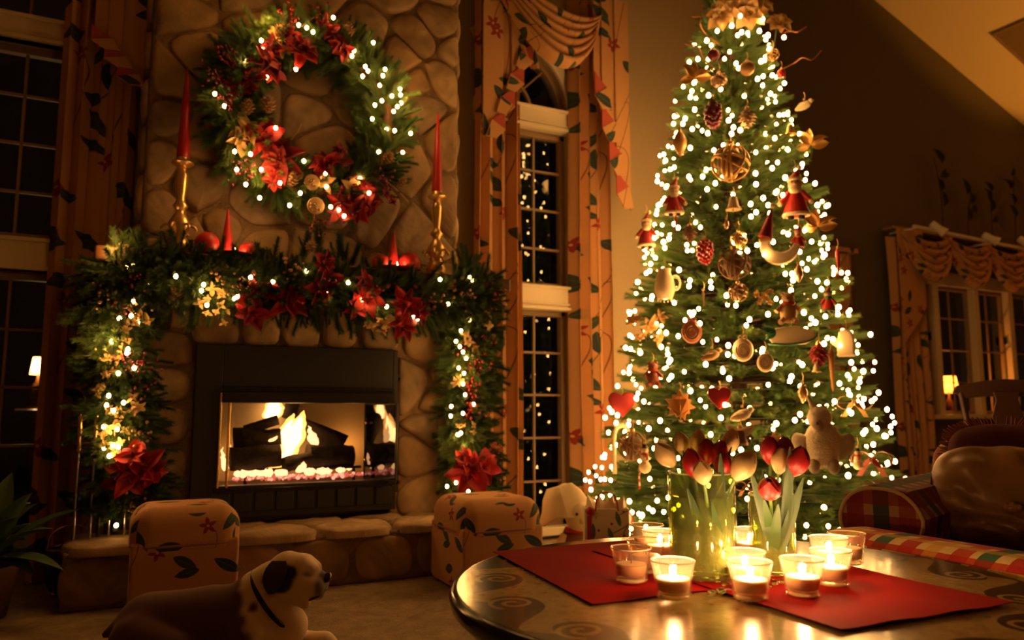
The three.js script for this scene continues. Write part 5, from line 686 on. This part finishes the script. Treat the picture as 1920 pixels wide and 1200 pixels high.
function tulip(i, px, py, d, kind, s, label, lean = 0) {
  const v = [VA, VB][i], R = VR[i], r = rng(px * 7 + py), h = at(px, py, d), b = v.clone().add(V((r() - 0.5) * R, 0.014, (r() - 0.5) * R)), g = thing('tulip', label, 'tulip', b), H = h.clone().sub(b);
  let mid = H.clone().multiplyScalar(0.62); const q = v.clone().sub(b), off = mid.clone().sub(q); off.y = 0; if (off.length() > R * 0.72) mid.sub(off.multiplyScalar(1 - R * 0.72 / off.length()));
  part('stem', tube([V(0, 0, 0), mid.clone().multiplyScalar(0.5), mid, H], 0.0038, 18, 7), stemM, g);
  const f = sub('flower_head', g, H); f.quaternion.setFromUnitVectors(V(0, 1, 0), H.clone().sub(mid).normalize()); f.rotateZ(lean); f.scale.setScalar(s);
  for (let k = 0; k < 6; k++) { const o = part('petal', tulipPetal[k % 2], tulipM[kind][k % 2], f); o.rotation.y = k * PI / 3 + r() * 0.2; o.scale.set(k % 2 ? 0.93 : 1, 1, k % 2 ? 0.93 : 1); } part('calyx', sph(0.2, 0, 0.06, 0, 10, 8), stemM, f);
  const bl = blade(V(0, 0.01, 0), H.clone().multiplyScalar(0.72 + 0.3 * r()).add(V((r() - 0.5) * 0.05, 0, (r() - 0.5) * 0.03)), 0.009 + 0.003 * r(), 0.01 * (r() - 0.5), px); part('leaf', bl, leafM, g);
}
[[0, 1262, 872, 1.6, 'white', 0.04, 'white tulip leaning out at the left of the taller vase', 0.25], [0, 1285, 852, 1.63, 'white', 0.033, 'white tulip half hidden at the back left of the taller vase', 0], [0, 1309, 850, 1.65, 'white', 0.034, 'white tulip standing highest at the back of the taller vase', 0], [0, 1303, 893, 1.57, 'red', 0.04, 'bright red tulip at the front left of the taller vase', 0.05], [0, 1320, 905, 1.53, 'white', 0.036, 'white tulip bud in front centre of the taller vase', 0], [0, 1322, 872, 1.63, 'red', 0.038, 'dark red tulip in the middle of the taller vase', 0], [0, 1343, 872, 1.62, 'red', 0.036, 'dark red tulip at the right back of the taller vase', -0.1],
  [0, 1352, 892, 1.58, 'red', 0.034, 'slim red tulip beside the large white one in the taller vase', -0.1], [0, 1362, 850, 1.63, 'white', 0.036, 'white tulip at the upper right of the taller vase', -0.15], [0, 1378, 897, 1.56, 'white', 0.045, 'largest white tulip at the right of the taller vase', -0.2],
  [1, 1444, 930, 1.53, 'red', 0.042, 'dark red tulip hanging lowest at the front of the shorter vase', 0], [1, 1445, 868, 1.62, 'red', 0.04, 'red tulip at the back left of the shorter vase', 0.1], [1, 1460, 886, 1.6, 'white', 0.036, 'white tulip among the red ones in the shorter vase', 0], [1, 1470, 872, 1.62, 'red', 0.04, 'red tulip at the back centre of the shorter vase', 0], [1, 1488, 888, 1.57, 'red', 0.044, 'brightest red tulip at the right of the shorter vase', -0.05]].forEach((a) => tulip(...a));
{ // long leaves that stand among the stems
  const put = (i, label, tips) => tips.forEach(([px, py, d], k) => { const v = [VA, VB][i], r = rng(px), b = v.clone().add(V((r() - 0.5) * VR[i], 0.014, (r() - 0.5) * VR[i])); const g = thing('tulip_leaf', label[k], 'leaf', b, 0); part('blade', blade(V(0, 0, 0), at(px, py, d).sub(b), 0.0115, 0.004, k), leafM, g); });
  put(0, ['broad green leaf between the red and white tulips in the taller vase', 'green leaf between the two left white tulips', 'narrow leaf by the slim red tulip', 'short leaf low in the taller vase at the left', 'short leaf low in the taller vase at the right'], [[1347, 850, 1.56], [1277, 845, 1.6], [1368, 838, 1.6], [1285, 915, 1.55], [1365, 915, 1.56]]);
  put(1, ['long green leaf arching out left of the shorter vase', 'upright green leaf in the middle of the shorter vase', 'green leaf at the right rim of the shorter vase', 'short leaf low in the shorter vase'], [[1402, 880, 1.58], [1477, 838, 1.55], [1502, 895, 1.56], [1455, 945, 1.55]]);
}

// ---------------------------------------------------------------- votive candles
const cupGlass = mat([1, 0.92, 0.84], 0.04, { transmission: 0.965, thickness: 0, ior: 1.5 });
function votive(px, py, label, lit = true, s = 1) {
  const p = onY(px, py, TY), g = thing('votive_candle', label, 'candle', p, 0), c = (l) => lathe(l.map(([a, b]) => [a * s, b * s]), 28);
  part('glass_cup', c([[0, 0], [0.029, 0], [0.032, 0.004], [0.034, 0.03], [0.041, 0.066], [0.0395, 0.067], [0.032, 0.031], [0.0295, 0.011], [0, 0.009]]), cupGlass, g); part('rim', rot(new THREE.TorusGeometry(0.0402 * s, 0.0014, 7, 34), PI / 2).translate(0, 0.0665 * s, 0), mat([0.85, 0.8, 0.7], 0.05, { transmission: 0.5, thickness: 0 }), g); part('base', c([[0, 0.0], [0.027, 0.0], [0.0285, 0.004], [0.027, 0.008], [0, 0.008]]), mat([0.8, 0.75, 0.6], 0.08, { transmission: 0.7, thickness: 0 }), g);
  part('wax', c([[0, 0.013], [0.0285, 0.013], [0.0312, 0.033], [0.0305, 0.035], [0, 0.034]]), mat([0.5, 0.33, 0.18], 0.5, { transmission: 0.25, thickness: 0 }), g); part('melted_wax', c([[0, 0.0335], [0.0285, 0.0335], [0.029, 0.0355], [0, 0.0352]]), mat([0.9, 0.82, 0.68], 0.3, { transmission: 0.3, thickness: 0 }), g); part('wick', cyl(0.0008, 0.0007, 0.007, 0, 0.034 * s, 0, 5), M.wick, g);  // wax sides coloured dark as if unlit, top pool pale as if lit
  if (!lit) return;
  part('flame', lathe([[0, 0], [0.0045, 0.003], [0.006, 0.008], [0.0042, 0.014], [0.0015, 0.02], [0, 0.023]], 12).translate(0, 0.037 * s, 0), glow(col(1, 0.64, 0.28), 70), g);
  const l = new THREE.PointLight(CANDLE, CANDLE_POINT); l.position.set(0, 0.05 * s, 0); l.shadow.radius = 0.35; l.name = 'candle_light'; g.add(l);
}
[[1263, 1120, 'lit votive candle in front of the taller vase at the left'], [1408, 1122, 'lit votive candle in front between the two vases'], [1506, 1116, 'lit votive candle in front of the shorter vase at the right'], [1560, 1096, 'lit votive candle at the near right end of the group'], [1184, 1090, 'burnt low votive glass at the far left of the candle group', true, 1], [1212, 1072, 'lit votive candle behind the burnt low one at the left'], [1238, 1050, 'lit votive candle partly behind the taller vase at the left'], [1398, 1098, 'lit votive candle in the gap between the vases'], [1408, 1046, 'lit votive candle behind the vases in the middle'], [1556, 1066, 'lit votive candle behind the near right one']].forEach(([x, y, l]) => votive(x, y, l, !/burnt/.test(l)));
votive(1214, 1036, 'empty looking clear votive glass at the back left of the group', false); votive(1590, 1056, 'unlit clear votive glass at the back right of the group', false);
// clear glass gems scattered by the vases
[[1335, 1113, 'clear glass gem at the near left foot of the taller vase'], [1352, 1110, 'clear glass gem at the near foot of the taller vase'], [1372, 1104, 'clear glass gem right of the foot of the taller vase'], [1360, 1097, 'clear glass gem tucked close behind the others by the taller vase'], [1450, 1094, 'middle one of three clear glass gems by the shorter vase'], [1437, 1098, 'clear glass gem nearest the front candle by the shorter vase'], [1466, 1092, 'clear glass gem by the right foot of the shorter vase']].forEach(([x, y, label], i) => { const p = onY(x, y, TY), g = thing('glass_gem', label, 'glass gem', p, 0, 'glass gems on the runner'); part('gem', sph(0.0085 + 0.002 * (i % 3), 0, 0.0045, 0, 14, 10).scale(1, 0.55, 1), mat([1, 0.97, 0.9], 0.02, { transmission: 1, thickness: 0.01, ior: 1.5 }), g); });
// ---------------------------------------------------------------- leaf-print ottomans before the hearth
function ottoman(label, x0, x1, z0, z1, h) {
  const g = thing('ottoman', label, 'ottoman', [(x0 + x1) / 2, 0, (z0 + z1) / 2]), w = x1 - x0, d = z0 - z1;
  part('cushion', uvBox(warp(new RoundedBoxGeometry(w, 0.2, d, 6, 0.075), (v) => { v.y += 0.012 * cos(v.x / w * 3) * cos(v.z / d * 3); })).translate(0, h - 0.1, 0), M.printBig, g); part('body', box(w - 0.012, h - 0.13, d - 0.012, 0, (h - 0.13) / 2 + 0.012, 0, 0.012, 2), M.printBig, g);
  const cord = []; const a = w / 2 - 0.002, b = d / 2 - 0.002, c = 0.05; for (let k = 0; k <= 40; k++) { const t = k / 40 * 2 * PI, e = 0.35, sx = Math.sign(cos(t)) * pow(abs(cos(t)), e), sz = Math.sign(sin(t)) * pow(abs(sin(t)), e); cord.push(V(a * sx, h - 0.135, b * sz)); } part('welt', tube(cord, 0.005, 120, 6), mat([0.3, 0.12, 0.08], 0.8), g);
  for (const sx of [-1, 1]) for (const sz of [-1, 1]) part('foot', cyl(0.018, 0.022, 0.014, sx * (w / 2 - 0.05), 0, sz * (d / 2 - 0.05), 12), M.wood, g);
}
ottoman('tan leaf-print ottoman behind the lying dog', 0.035, 0.425, -3.2, -3.56, 0.43); ottoman('tan leaf-print ottoman between the hearth and the coffee table', 1.335, 1.745, -3.16, -3.57, 0.4);

// ---------------------------------------------------------------- dog lying on the carpet: one body from a smooth field
function fieldMesh(bones, lo, hi, res, k) {          // bones: [ax,ay,az, bx,by,bz, ra, rb]
  const size = max(hi[0] - lo[0], hi[1] - lo[1], hi[2] - lo[2]) / 2 * 1.06, c = [0, 1, 2].map((i) => (lo[i] + hi[i]) / 2), mc = new MarchingCubes(res, new THREE.MeshBasicMaterial(), false, false, 260000);
  const half = res / 2;
  for (let z = 0; z < res; z++) for (let y = 0; y < res; y++) for (let x = 0; x < res; x++) {
    const X = (x - half) / half * size + c[0], Y = (y - half) / half * size + c[1], Z = (z - half) / half * size + c[2]; let s = 0;
    for (const [ax, ay, az, bx, by, bz, ra, rb] of bones) {
      const dx = bx - ax, dy = by - ay, dz = bz - az, L = dx * dx + dy * dy + dz * dz, t = L ? clamp(((X - ax) * dx + (Y - ay) * dy + (Z - az) * dz) / L) : 0, d = hypot(X - ax - dx * t, Y - ay - dy * t, Z - az - dz * t) - lerp(ra, rb, t);
      s += Math.exp(-k * d);
    }
    mc.field[z * res * res + y * res + x] = Math.log(max(s, 1e-12)) / k;
  }
  mc.isolation = 0; mc.update();
  const n = mc.count, p = new Float32Array(n * 3), nn = new Float32Array(n * 3);
  for (let i = 0; i < n; i++) for (let j = 0; j < 3; j++) { p[i * 3 + j] = mc.positionArray[i * 3 + j] * size + c[j]; nn[i * 3 + j] = mc.normalArray[i * 3 + j]; }
  const g = new THREE.BufferGeometry(); g.setAttribute('position', new THREE.BufferAttribute(p, 3)); g.setAttribute('normal', new THREE.BufferAttribute(nn, 3)); return g;
}
{
  const o = at(430, 1100, 2.42), g = thing('dog', 'brown and white bulldog lying on the carpet with its head raised towards the fire', 'dog', [o.x, 0, o.z], -YAW);
  // x: towards the nose, y: up, z: towards the viewer
  const body = [
    [-0.24, 0.125, 0, -0.05, 0.135, 0, 0.105, 0.11], [-0.05, 0.135, 0, 0.09, 0.15, 0, 0.11, 0.105], [0.08, 0.13, 0.0, 0.13, 0.1, 0, 0.1, 0.085],          // rump, ribs, chest
    [0.06, 0.17, 0, 0.14, 0.25, 0, 0.095, 0.072], [0.13, 0.2, 0, 0.19, 0.13, 0, 0.07, 0.06],                                                                                                         // neck
    [-0.24, 0.1, 0.08, -0.1, 0.085, 0.13, 0.085, 0.06], [-0.1, 0.07, 0.13, -0.2, 0.03, 0.145, 0.04, 0.026], [-0.2, 0.03, 0.145, -0.08, 0.022, 0.16, 0.024, 0.022],   // near hind leg
    [-0.24, 0.1, -0.08, -0.1, 0.085, -0.12, 0.085, 0.06], [-0.1, 0.07, -0.12, -0.2, 0.03, -0.14, 0.04, 0.026], [-0.2, 0.03, -0.14, -0.08, 0.022, -0.15, 0.024, 0.022],
    [0.09, 0.14, 0.08, 0.05, 0.05, 0.11, 0.055, 0.042], [0.05, 0.045, 0.11, 0.24, 0.03, 0.1, 0.04, 0.03], [0.24, 0.03, 0.1, 0.285, 0.024, 0.1, 0.033, 0.028],         // near fore leg
    [0.1, 0.14, -0.07, 0.12, 0.07, -0.08, 0.055, 0.042], [0.12, 0.07, -0.08, 0.29, 0.06, -0.06, 0.038, 0.03], [0.29, 0.06, -0.06, 0.34, 0.025, -0.05, 0.03, 0.03],
    [-0.33, 0.13, 0, -0.37, 0.11, 0.02, 0.03, 0.012],
  ];
  const head = [[0.185, 0.293, 0, 0.215, 0.292, 0, 0.064, 0.058], [0.235, 0.312, 0.02, 0.258, 0.3, 0.02, 0.03, 0.026], [0.235, 0.312, -0.02, 0.258, 0.3, -0.02, 0.03, 0.026], [0.235, 0.262, 0.03, 0.277, 0.252, 0.028, 0.042, 0.03], [0.235, 0.262, -0.03, 0.277, 0.252, -0.028, 0.042, 0.03], [0.26, 0.278, 0, 0.287, 0.274, 0, 0.026, 0.022],
    [0.22, 0.235, 0, 0.278, 0.228, 0, 0.042, 0.022], [0.225, 0.232, 0.045, 0.25, 0.212, 0.046, 0.03, 0.02], [0.225, 0.232, -0.045, 0.25, 0.212, -0.046, 0.03, 0.02], [0.18, 0.255, 0.045, 0.21, 0.24, 0.04, 0.032, 0.03], [0.18, 0.255, -0.045, 0.21, 0.24, -0.04, 0.032, 0.03], [0.09, 0.225, 0, 0.17, 0.275, 0, 0.07, 0.062]];
  const bg = fieldMesh([...body, ...head.slice(-1)], [-0.42, -0.01, -0.22], [0.4, 0.36, 0.22], 96, 110), hg = fieldMesh(head, [0.0, 0.12, -0.15], [0.34, 0.39, 0.15], 88, 190);
  const dark = [0.1, 0.036, 0.018], white = [0.78, 0.6, 0.4], black = [0.025, 0.015, 0.012], pos = [], nor = [], colr = [];
  for (const q of [bg, hg]) { const p = q.attributes.position, n = q.attributes.normal; for (let i = 0; i < p.count; i++) {
    const x = p.getX(i), y = p.getY(i), z = p.getZ(i), w = 0.02 * noise(x * 25, y * 25, z * 25); pos.push(x, y, z); nor.push(n.getX(i), n.getY(i), n.getZ(i));
    let wh = smooth(-0.012, 0.012, x - 0.07 - 0.35 * (0.24 - y) * (y > 0.12 ? 1 : 0) + w); if (y < 0.1) wh = smooth(-0.01, 0.012, x - (z > 0 ? 0.15 : 0.12) + w);
    let c = [0, 1, 2].map((j) => lerp(dark[j], white[j], wh)); const blend = (t, d) => { c = c.map((v, j) => lerp(v, d[j], t)); };
    blend(1 - smooth(0.035, 0.05, hypot(x - 0.172, (y - 0.285) * 0.8, abs(z) - 0.06) + w), black); blend(1 - smooth(0.014, 0.022, hypot(x - 0.25, y - 0.29, abs(z) - 0.034) + w * 0.5), black);   // ear and eye patches
    blend(smooth(0.272, 0.292, x) * smooth(0.2, 0.225, y) * 0.8, black); blend(1 - smooth(0.02, 0.032, hypot(x - 0.1, y - 0.19, z - 0.08) + w), dark); blend(1 - smooth(0.015, 0.025, hypot(x - 0.2, y - 0.07, z - 0.07) + w), black);  // muzzle front darkened for shade, then two small dark patches
    colr.push(...c);
  } }
  const geo = new THREE.BufferGeometry(); geo.setAttribute('position', new THREE.Float32BufferAttribute(pos, 3)); geo.setAttribute('normal', new THREE.Float32BufferAttribute(nor, 3)); geo.setAttribute('color', new THREE.Float32BufferAttribute(colr, 3));
  part('body', geo, mat([1, 1, 1], 0.85, { vertexColors: true, sheen: 0.3, sheenColor: col(0.6, 0.4, 0.25) }), g);
  for (const s of [-1, 1]) {
    part('ear', sheet((u, v) => { const w = 0.034 * pow(sin(PI * clamp(0.16 + 0.8 * v)), 0.7) * (u - 0.5) * 2; return [0.17 + w - 0.012 * v, 0.335 - 0.07 * v - 0.02 * v * v, s * (0.05 + 0.034 * sin(v * 2.2) + 0.006 * cos(w * 60))]; }, 6, 8, 0.006), mat([0.05, 0.022, 0.014], 0.85), g); part('eye', sph(0.0095, 0.262, 0.29, s * 0.034, 12, 9), mat([0.012, 0.008, 0.006], 0.08), g);
  }
  part('nose', warp(sph(0.018, 0, 0, 0, 14, 10).scale(0.7, 0.75, 1.25), (v) => { v.y += 0.004 * cos(v.z * 160); }).translate(0.31, 0.276, 0), M.blackGloss, g); part('mouth', tube([[0.245, 0.215, 0.062], [0.288, 0.226, 0.04], [0.306, 0.242, 0], [0.288, 0.226, -0.04], [0.245, 0.215, -0.062]], 0.0035, 24, 6), M.black, g);
  part('collar', tube([...Array(21)].map((_, k) => { const a = k / 20 * 2 * PI; return V(0.142 + 0.066 * cos(a), 0.208 - 0.086 * cos(a), 0.088 * sin(a)); }), 0.0075, 60, 7), M.iron, g, 'dark chain collar'); part('tag', cyl(0.014, 0.014, 0.003, 0, 0, 0, 14).rotateZ(PI / 2).translate(0.214, 0.105, 0.02), M.brass, g);
  for (const [x, y, z] of [[0.305, 0.022, 0.1], [0.36, 0.022, -0.05]]) part('toes', [-1, 0, 1].map((k) => sph(0.014, x, y - 0.006, z + k * 0.019, 10, 8).scale(1, 1, 1)), mat([0.7, 0.54, 0.36], 0.85), g);
}

// ---------------------------------------------------------------- plaid bench, sofa, cushions
const LT = -Math.atan2(0.938, 0.347), loc = (o, x, y, z) => V(o.x + 0.347 * x - 0.938 * z, y, o.z + 0.938 * x + 0.347 * z);
{
  const g = thing('bench', 'low bench covered in red green and yellow plaid beside the coffee table', 'bench', [1.915, 0, -1.05]);
  part('cover', uvBox(warp(new RoundedBoxGeometry(0.27, 0.2, 1.26, 10, 0.098), (v) => { v.y += 0.005 * noise(v.x * 5, v.z * 8, 1); })).translate(-0.02, 0.365, 0), M.plaidLight, g); part('base', box(0.22, 0.26, 1.2, -0.02, 0.14, 0, 0.01), M.black, g);
  part('cover_corner', sheet((u, v) => [-0.13 - 0.03 * v - 0.012 * sin(u * 7), 0.435 - 0.17 * v - 0.03 * v * u, 0.02 + 0.13 * u * (1 - 0.5 * v)], 8, 8, 0.004, 0.25, 0.25), M.plaidLight, g);
}
{
  const Q = onY(1582, 918, 0.545), g = thing('sofa', 'dark red and green plaid sofa right of the tree', 'sofa', [Q.x, 0, Q.z], LT), arm = shape([[-0.11, 0], [0.11, 0], [0.11, 0.4], [0.12, 0.47], [0.07, 0.535], [-0.03, 0.55], [-0.1, 0.52], [-0.125, 0.46], [-0.11, 0.4]]);
  part('arm', uvBox(extr(arm, 0.72, 0.015, 3).translate(0.11, 0, -0.74)), M.plaidDark, g); part('seat', box(1.5, 0.16, 0.62, 1.0, 0.255, -0.36, 0.05, 4), M.plaidDark, g); part('base', box(1.75, 0.17, 0.72, 0.98, 0.095, -0.4, 0.02), M.plaidDark, g); part('backrest', uvBox(warp(new RoundedBoxGeometry(1.85, 0.52, 0.24, 6, 0.1), (v) => { v.z -= 0.12 * (v.y + 0.26); v.y += 0.01 * cos(v.x * 6); })).translate(0.98, 0.43, -0.78), M.plaidDark, g); part('arm', uvBox(extr(arm, 0.72, 0.015, 3).translate(1.85, 0, -0.74)), M.plaidDark, g);
  part('welt', tube([V(-0.01, 0.05, 0.005), V(-0.005, 0.4, 0.005), V(-0.012, 0.47, 0.005), V(0.02, 0.53, 0.005), V(0.08, 0.555, 0.005), V(0.18, 0.54, 0.005), V(0.232, 0.47, 0.005), V(0.22, 0.4, 0.005), V(0.22, 0.05, 0.005)], 0.006, 50, 6), mat([0.4, 0.3, 0.16], 0.8), g);
}
function cushion(label, p, w, h, t, turn, tilt, m, seed, fold, extra) {
  const g = thing('cushion', label, 'cushion', p, turn); g.rotation.order = 'YXZ'; g.rotation.x = tilt;
  const q = warp(new THREE.SphereGeometry(1, 64, 40), (v) => { const sx = Math.sign(v.x) * pow(abs(v.x), 0.62), sy = Math.sign(v.y) * pow(abs(v.y), 0.66), r = hypot(v.x, v.y); v.set(sx * w / 2, sy * h / 2, v.z * t / 2); const a = atan2(v.y + 0.06, v.x - 0.02); v.z += (v.z > 0 ? 1 : -1) * (fold * sin(a * 8 + seed + 2.5 * noise(a * 1.3, r * 2, seed)) * smooth(0.05, 0.45, r) * (1.15 - 0.9 * r) + 0.014 * noise(v.x * 12, v.y * 12, seed)); });
  q.setAttribute('uv', new THREE.BufferAttribute(new Float32Array(q.attributes.position.count * 2).map((_, i) => i % 2 ? q.attributes.position.getY(i >> 1) : q.attributes.position.getX(i >> 1)), 2)); part('cover', q, m, g); if (extra) extra(g); return g;
}
const satin = mat([0.32, 0.175, 0.05], 0.4, { map: withRepeat(blotch, 2), sheen: 0.4, sheenColor: col(0.8, 0.5, 0.2), sheenRoughness: 0.3 });
{
  const p = at(1877, 932, 2.5); cushion('large gold satin cushion with a tied knot on the plaid sofa', p, 0.4, 0.33, 0.19, -0.95, -0.25, satin, 2, 0.042, (g) => {
    part('knot', [sph(0.018, 0.0, 0, 0, 12, 9).scale(1.3, 0.8, 0.9), ...[-1, 0, 1].map((k) => sph(0.011, 0.016 * k, 0.008 - 0.006 * abs(k), 0.004, 10, 8))].map((q) => mv(q, 0.02, -0.05, 0.11)), satin, g);
  });
  const q = at(1885, 862, 2.78); cushion('dark red fringed cushion behind the gold cushion on the sofa', q, 0.36, 0.26, 0.12, -0.95, -0.25, mat([0.09, 0.018, 0.015], 0.9), 5, 0.008, (g) => { const r = rng(6), l = []; for (let k = 0; k < 170; k++) { const t = k / 170 * 2 * PI, e = 0.62, x = Math.sign(cos(t)) * pow(abs(cos(t)), e) * 0.18, y = Math.sign(sin(t)) * pow(abs(sin(t)), e) * 0.13, d = V(x, y, 0).normalize(); l.push(between(V(x, y, 0), V(x + d.x * 0.03 + 0.012 * (r() - 0.5), y + d.y * 0.03 + 0.012 * (r() - 0.5), 0.02 * (r() - 0.5)), 0.003, 0.002, 4)); } part('fringe', l, mat([0.22, 0.05, 0.035], 0.9), g).userData.kind = 'stuff'; });
}
// wooden chair behind the sofa
{
  const p = at(1893, 800, 4.3), g = thing('dining_chair', 'dark wooden chair with a shaped back behind the sofa', 'chair', [p.x, 0, p.z], -0.95), top = 0.945 - 0.0;
  for (const s of [-1, 1]) { part('post', tube([[s * 0.19, 0, -0.02], [s * 0.19, 0.45, 0], [s * 0.2, 0.7, -0.03], [s * 0.225, top - 0.02, -0.08]], 0.017, 16, 8), M.woodDark, g); part('leg', cyl(0.014, 0.02, 0.44, s * 0.19, 0, 0.4, 10), M.wood, g); }
  part('top_rail', extr(shape([[-0.26, 0.0], [-0.24, 0.035], [-0.1, 0.06], [0, 0.068], [0.1, 0.06], [0.24, 0.035], [0.26, 0.0], [0.2, -0.03], [0.08, -0.02], [0, -0.035], [-0.08, -0.02], [-0.2, -0.03]]), 0.025, 0.005, 2).translate(0, top - 0.04, -0.09), M.woodDark, g);
  part('splat', extr(shape([[-0.04, 0.46], [0.04, 0.46], [0.05, 0.6], [0.03, 0.66], [0.075, 0.76], [0.05, 0.86], [0.06, 0.9], [-0.06, 0.9], [-0.05, 0.86], [-0.075, 0.76], [-0.03, 0.66], [-0.05, 0.6]]), 0.014, 0.003).translate(0, 0, -0.05), M.woodDark, g); part('seat', box(0.44, 0.05, 0.44, 0, 0.45, 0.2, 0.02, 3), M.tan, g);
}
// lamps reflected in two windows, built as added lamps and tables outside
function reflectedLamp(label, stand, px, py, d, w, h, k, color) {
  const p = at(px, py, d), g = thing('reflected_lamp', label, 'lamp', [p.x, p.y - h / 2, p.z]);
  part('lamp_shade', lathe([[w * 0.5, 0], [w * 0.36, h], [w * 0.355, h], [w * 0.494, 0], [w * 0.5, 0]], 28), new THREE.MeshPhysicalMaterial({ color: col(0.8, 0.55, 0.3), roughness: 1, transmission: 0.5, thickness: 0, emissive: color, emissiveIntensity: k }), g); part('base', lathe([[0, -0.34], [0.07, -0.34], [0.075, -0.32], [0.03, -0.3], [0.055, -0.2], [0.05, -0.12], [0.015, -0.06], [0.01, 0.04], [0, 0.04]], 22), M.wood, g); part('harp', cyl(0.004, 0.004, h * 0.9, 0, 0.02, 0, 6), M.brass, g); part('bulb', sph(0.028, 0, h * 0.45, 0, 12, 9), glow(color, 6, [0.5, 0.4, 0.2]), g);
  const l = new THREE.PointLight(color, LAMP_POINT * k * 0.5); l.position.set(0, h * 0.45, 0); l.name = 'lamp_light'; l.shadow.radius = 1.2; g.add(l);
  const t = thing('added_side_table', stand, 'table', [p.x, 0, p.z]), ty = p.y - h / 2 - 0.34; part('top', lathe([[0, ty - 0.03], [0.17, ty - 0.03], [0.18, ty - 0.015], [0.17, ty], [0, ty]], 30), M.wood, t); part('pedestal', lathe([[0, -0.3], [0.18, -0.3], [0.16, -0.27], [0.03, -0.2], [0.025, ty - 0.1], [0.06, ty - 0.03], [0, ty - 0.03]], 18), M.wood, t);
}
reflectedLamp('stand-in beyond the wide low window for a reflected lamp with a glowing orange shade', 'round side table added under the stand-in lamp beyond the wide low window', 1778, 721, 9.2, 0.235, 0.2, 0.85, col(1, 0.36, 0.06));
reflectedLamp('stand-in beyond the far left window for a small reflected lamp with a pale glowing shade', 'round side table added under the stand-in lamp beyond the far left window', 73, 686, 7.6, 0.15, 0.17, 1.4, col(1, 0.62, 0.22));
// track of three spotlights over the wide low window
{
  const a = onZ(1713, 424, ZR + 0.35), b = onZ(1990, 482, ZR + 0.35), g = thing('track_light', 'white track with three small spotlights above the wide low window', 'track light', a), d = b.clone().sub(a); part('rail', between(V(0, 0, 0), d, 0.018, 0.018, 8), M.white, g);
  for (const t of [0.03, 0.5, 0.97]) part('bracket', box(0.02, 0.02, 0.36, d.x * t, d.y * t, -0.17, 0.004), M.white, g);
  [[1759, 428, 0.8], [1857, 447, 1.3], [1922, 455, 0.8]].forEach(([x, y, tilt]) => { const p = onZ(x, y, ZR + 0.4).sub(a), s = sub('spot_head', g, p); s.quaternion.setFromUnitVectors(V(0, -1, 0), RIGHT.clone().multiplyScalar(0.7 * tilt).add(V(-0.1, -0.62, 0.25)).normalize()); part('can', lathe([[0, 0.1], [0.04, 0.1], [0.045, 0.08], [0.045, -0.02], [0.062, -0.1], [0.058, -0.1], [0.04, -0.02], [0, -0.01]], 18), M.white, s); s.scale.setScalar(0.85); part('lens', cyl(0.05, 0.05, 0.004, 0, -0.095, 0, 16), M.steel, s); });
}
// dark dried branches standing on the valance board
{ const r = rng(44), g = thing('dried_branches', 'dark dried branches standing above the wide low window', 'branches', onZ(1800, 440, ZR + 0.1)); for (let k = 0; k < 5; k++) { const x = -0.3 + 0.45 * k, h = 0.5 + 0.4 * r(); part('stem', tube([[x, -0.05, 0], [x + 0.06 * (r() - 0.5), h * 0.5, 0.02], [x + 0.3 * (r() - 0.5), h, 0.04]], 0.005, 10, 5), M.wick, g); for (let j = 0; j < 4; j++) { const o = part('leaf', petalGeos[j % 3], mat([0.008, 0.01, 0.006], 0.9), g); o.scale.setScalar(0.13 + 0.07 * r()); o.position.set(x + 0.1 * (r() - 0.5), h * (0.35 + 0.2 * j), 0.02); o.rotation.z = (r() - 0.5) * 2; } } }
// unseen uplight added out of view: its deep bowl lights the slope only
{
  const g = thing('added_uplight_lamp', 'unseen brass floor lamp with a deep upward bowl added to light the sloping ceiling', 'lamp', [9.4, 0, -3.0]); part('base', lathe([[0, 0], [0.15, 0], [0.15, 0.02], [0.03, 0.05], [0, 0.05]], 24), M.brass, g); part('pole', cyl(0.012, 0.012, 1.6, 0, 0.04, 0, 10), M.brass, g); part('lamp_shade', lathe([[0, 1.62], [0.06, 1.63], [0.13, 1.72], [0.16, 1.84], [0.155, 1.84], [0.12, 1.73], [0.05, 1.645], [0, 1.64]], 30), M.brass, g); part('bulb', sph(0.03, 0, 1.7, 0, 12, 9), glow(col(1, 0.4, 0.06), 12, [0.5, 0.3, 0.1]), g);
  const l = new THREE.SpotLight(col(1, 0.4, 0.05), 26, 0, 0.79, 0.12); l.position.set(0, 1.7, 0); l.target.position.set(0, 4, 0); g.add(l, l.target); l.name = 'added_uplight'; l.shadow.radius = 1.5;
}
scene.traverse((o) => { if (o.isMesh) { o.castShadow = true; o.receiveShadow = true; } if (o.isPointLight || o.isSpotLight) o.castShadow = true; });
renderer.render(scene, camera);
